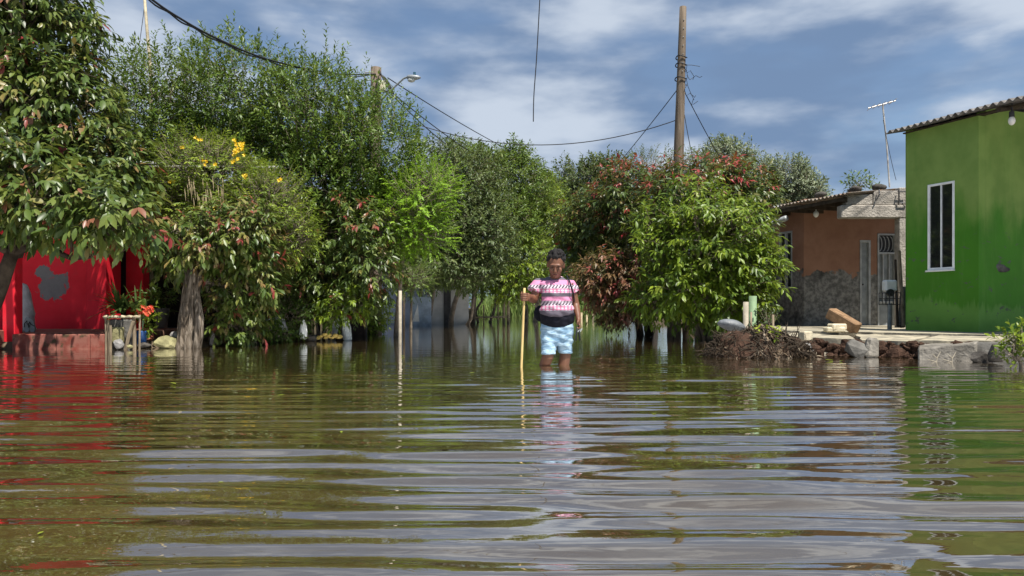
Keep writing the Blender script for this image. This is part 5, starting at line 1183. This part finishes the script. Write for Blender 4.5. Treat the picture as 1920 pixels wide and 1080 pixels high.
# her left hand hanging, loosely closed on the sandals
pL = wL + Vector((.002, -.012, -.045)); bd.ellipsoid(pL, (.024, .036, .044), 14, 10); bd.tube([wL, pL], [.027, .026], 10)
for k in range(4):
    y = -.028 + k * .0195; l = (.95, 1.05, 1.0, .82)[k]
    f0 = pL + Vector((.008, y, -.03)); pts = [f0, f0 + Vector((.006, 0, -.028 * l)), f0 + Vector((-.006, 0, -.046 * l)), f0 + Vector((-.022, 0, -.042 * l)), f0 + Vector((-.028, 0, -.026 * l))]
    bd.tube(pts, [.0095, .0095, .009, .0085, .007], 8)
bd.tube([pL + Vector((-.005, -.03, .015)), pL + Vector((-.012, -.048, -.008)), pL + Vector((-.016, -.046, -.032))], [.011, .010, .008], 8)
# legs to the bed
kR = Q(1027, 666, -.09); kL = Q(1060, 667, .01)
for hip, kn, wl_, ank in ((Q(1030, 622, 0), kR, Q(1021, 684, -.02), Vector((Q(1019, 0).x, PY + .10, -.35))), (Q(1057, 622, 0), kL, Q(1057, 685, .02), Vector((Q(1057, 0).x, PY + .05, -.35)))):
    bd.tube([hip, hip.lerp(kn, .5), kn + Vector((0, 0, .03)), kn, wl_ , wl_.lerp(ank, .35), wl_.lerp(ank, .8), ank], [.080, .060, .055, .058, .057, .057, .042, .038], 16)
    bd.tube([ank + Vector((0, .05, -.03)), ank + Vector((0, -.02, -.03)), ank + Vector((0, -.12, -.045)), ank + Vector((0, -.17, -.052))], [.035, .038, .033, .02], 12)
body = remeshed('body', bd, 'skin', pr, .0055, 3)
# eyes, mouth
for s in (-1, 1):
    MB().ellipsoid(hp(s * .030, -.084, .014), (.011, .004, .0035), 10, 8, tl).build('eye', 'eye_dark', pr, True)
    MB().ellipsoid(hp(s * .030, -.094, .036), (.018, .006, .003), 10, 6, tl).build('eyebrow', 'hair', pr, True)
MB().ellipsoid(hp(0, -.097, -.060), (.024, .007, .006), 12, 8, tl).build('mouth', 'lip', pr, True)
# short curly hair
hr = MB(); rg = random.Random(2)
hr.ellipsoid(hp(0, .030, .054), (.084, .092, .090), 24, 16, tl)
for k in range(230):
    u = Vector((rg.gauss(0, 1), rg.gauss(0, 1), rg.gauss(0, 1))).normalized()
    if u.z < -.25 or (u.y < -.35 and u.z < .48): continue
    hr.ellipsoid(hp(u.x * .089, .030 + u.y * .095, .054 + u.z * .098), (rg.uniform(.009, .02),) * 3, 8, 6)
remeshed('hair', hr, 'hair', pr, .005, 0)
# shirt: torso and sleeves in one surface
def wr(px, k=1.0): return px / 183.0
sh = MB()
def tr(py, xl, xr, dy, ry): return ring(Q((xl + xr) / 2, py, dy), (xr - xl) / 2 / 183.0, ry, 28, 0, 2.3)
sh.loft([tr(595, 1012, 1076, -.04, .13), tr(592, 1012, 1076, -.042, .150), tr(586, 1011, 1076, -.042, .156), tr(575, 1013, 1073, -.045, .150), tr(562, 1015, 1071, -.045, .145), tr(550, 1014, 1071, -.05, .148), tr(540, 1012, 1071, -.04, .138), tr(531, 1011, 1070, -.02, .12), tr(525, 1015, 1065, -.005, .09), tr(521, 1022, 1058, .01, .072), tr(518.5, 1027, 1054, .02, .06)])
sh.tube([Q(1020, 530, 0), Q(1011, 532, 0), Q(1005, 538, -.01), Q(999.5, 546, -.03)], [.05, .060, .066, .072], 18)
sh.tube([Q(1060, 530, 0), Q(1068, 533, 0), Q(1073, 541, .0), Q(1076, 549, .005)], [.05, .058, .062, .062], 18)
def cloth_w(a):
    def f(c):
        return a * (np.sin(c[:, 2] * 95 + 3.2 * np.sin(c[:, 0] * 13) + c[:, 1] * 9) * .5 + np.sin(c[:, 0] * 62 + c[:, 2] * 48 + 2 * np.sin(c[:, 1] * 20)) * .4 + np.sin(c[:, 0] * 30 - c[:, 2] * 70) * .35)
    return f
g = G('shirt_print', .85, .2); p = g.pos(); x, y, z = g.sep(p)
za = g.math('ADD', z, g.math('MULTIPLY', g.math('SUBTRACT', g.noise(6, 2), .5), .018))
PINK = (.56, .22, .36); GREY = (.115, .10, .125); WHITE = (.56, .47, .53); DK = (.035, .03, .045)
ck = g.math('GREATER_THAN', g.math('MULTIPLY', g.math('SINE', g.math('ADD', g.math('MULTIPLY', x, 190), g.math('MULTIPLY', z, 150))), g.math('SINE', g.math('MULTIPLY', z, 260))), .0)
bw = g.mix(ck, DK, WHITE)
dt = g.math('GREATER_THAN', g.math('MULTIPLY', g.math('ABSOLUTE', g.math('SINE', g.math('MULTIPLY', x, 84))), g.math('ABSOLUTE', g.math('SINE', g.math('ADD', g.math('MULTIPLY', z, 125), .6)))), .45)
dots = g.mix(dt, (.50, .16, .27), WHITE); dots2 = g.mix(dt, GREY, (.78, .45, .58))
m = lambda lo, hi: g.math('MULTIPLY', g.math('GREATER_THAN', za, lo), g.math('LESS_THAN', za, hi))
c = g.mix(m(.47, .563), GREY, GREY)
for lo, hi, cc in ((.563, .613, dots), (.613, .658, bw), (.658, .702, PINK), (.740, .784, dots), (.784, .822, bw), (.822, .870, PINK), (.904, 1.1, dots2)):
    c = g.mix(m(lo, hi), c, cc)
g.base(c); g.bump(g.noise(1.0, 4, .6, g.mapping(p, (16, 16, 30))), .4, .012)
shirt = remeshed('shirt', sh, 'shirt_print', pr, .007, 4, cloth_w(.0055), (.64, .045))
us = MB(); us.loft([tr(614, 1014, 1076, -.005, .138), tr(608, 1013, 1077, -.01, .148), tr(600, 1012, 1077, -.02, .153), tr(592, 1012, 1076, -.03, .149), tr(586, 1014, 1074, -.03, .14)])
def hem(c): return -.0 * c[:, 0]
undershirt = remeshed('undershirt', us, 'black_fabric', pr, .008, 2, cloth_w(.004), (.60, .05))
sd = MB()
sd.loft([tr(648, 1016, 1073, 0, .10), tr(635, 1014, 1075, .0, .125), tr(620, 1013, 1076, .0, .14), tr(606, 1014, 1075, -.005, .14), tr(596, 1016, 1074, -.01, .13)])
sd.loft([ring(Q(1028, 663, -.075), .076, .084), ring(Q(1028.5, 650, -.05), .077, .088), ring(Q(1029.5, 636, -.025), .083, .108), ring(Q(1031, 622, 0), .08, .11)])
sd.loft([ring(Q(1060, 662, .01), .074, .082), ring(Q(1059, 650, .0), .077, .088), ring(Q(1058.5, 636, .0), .082, .10), ring(Q(1057, 622, 0), .08, .11)])
shorts = remeshed('shorts', sd, 'denim', pr, .007, 3, cloth_w(.005))
# walking stick, sandals, shoulder bag
a = st(712); a.z = -.42; a.y = PY - .30; b = st(540); mb = MB(); mid = st(620)
mb.tube([a, P(977.5, 690, PY - .262), mid, st(560), b], [.0125, .0125, .0125, .0125, .012], 10); tag(mb.build('walking_stick', 'stick_wood', None, True), 'straight pale wooden stick held upright in the water', 'stick')
sn = empty('held_sandals', pL + Vector((-.004, 0, -.07)), 'dark sandals dangling from the hand of wading person', 'sandals')
for k, (dx, dy, t) in enumerate(((-.006, -.012, .10), (.012, .016, -.06))):
    rot = Matrix.Rotation(t, 3, 'Y'); c = pL + Vector((dx - .006, dy, -.048)); outl = [(-.075 + .075 * math.cos(q), .034 * math.sin(q)) for q in [2 * math.pi * i / 16 for i in range(16)]]
    MB().loft([[c + rot @ Vector((-.006, w, t_)) for t_, w in outl], [c + rot @ Vector((.006, w, t_)) for t_, w in outl]]).build('sole', 'rubber_black', sn)
    mb = MB(); mb.tube([c + rot @ Vector((.004, -.03, -.06)), c + rot @ Vector((.03, 0, -.03)), c + rot @ Vector((.004, .03, -.06))], .006, 6); mb.build('strap', 'rubber_grey', sn)
bg = empty('shoulder_bag', Q(1016, 590, .16), 'small black bag behind the hip on a thin shoulder strap', 'bag')
mb = MB(); mb.ellipsoid(Q(1015, 588, .13), (.075, .05, .085), 16, 12); mb.build('pouch', 'black_fabric', bg, True)
mb = MB(); mb.tube(smooth([Q(1064, 517, .06), Q(1063, 519.5, -.02), Q(1066, 528, -.125), Q(1069, 540, -.17), Q(1073, 552, -.13), Q(1076, 566, -.02), Q(1074, 575, .10), Q(1050, 584, .155), Q(1024, 585, .15)], 6), .008, 6); mb.build('strap', 'black_fabric', bg, True)
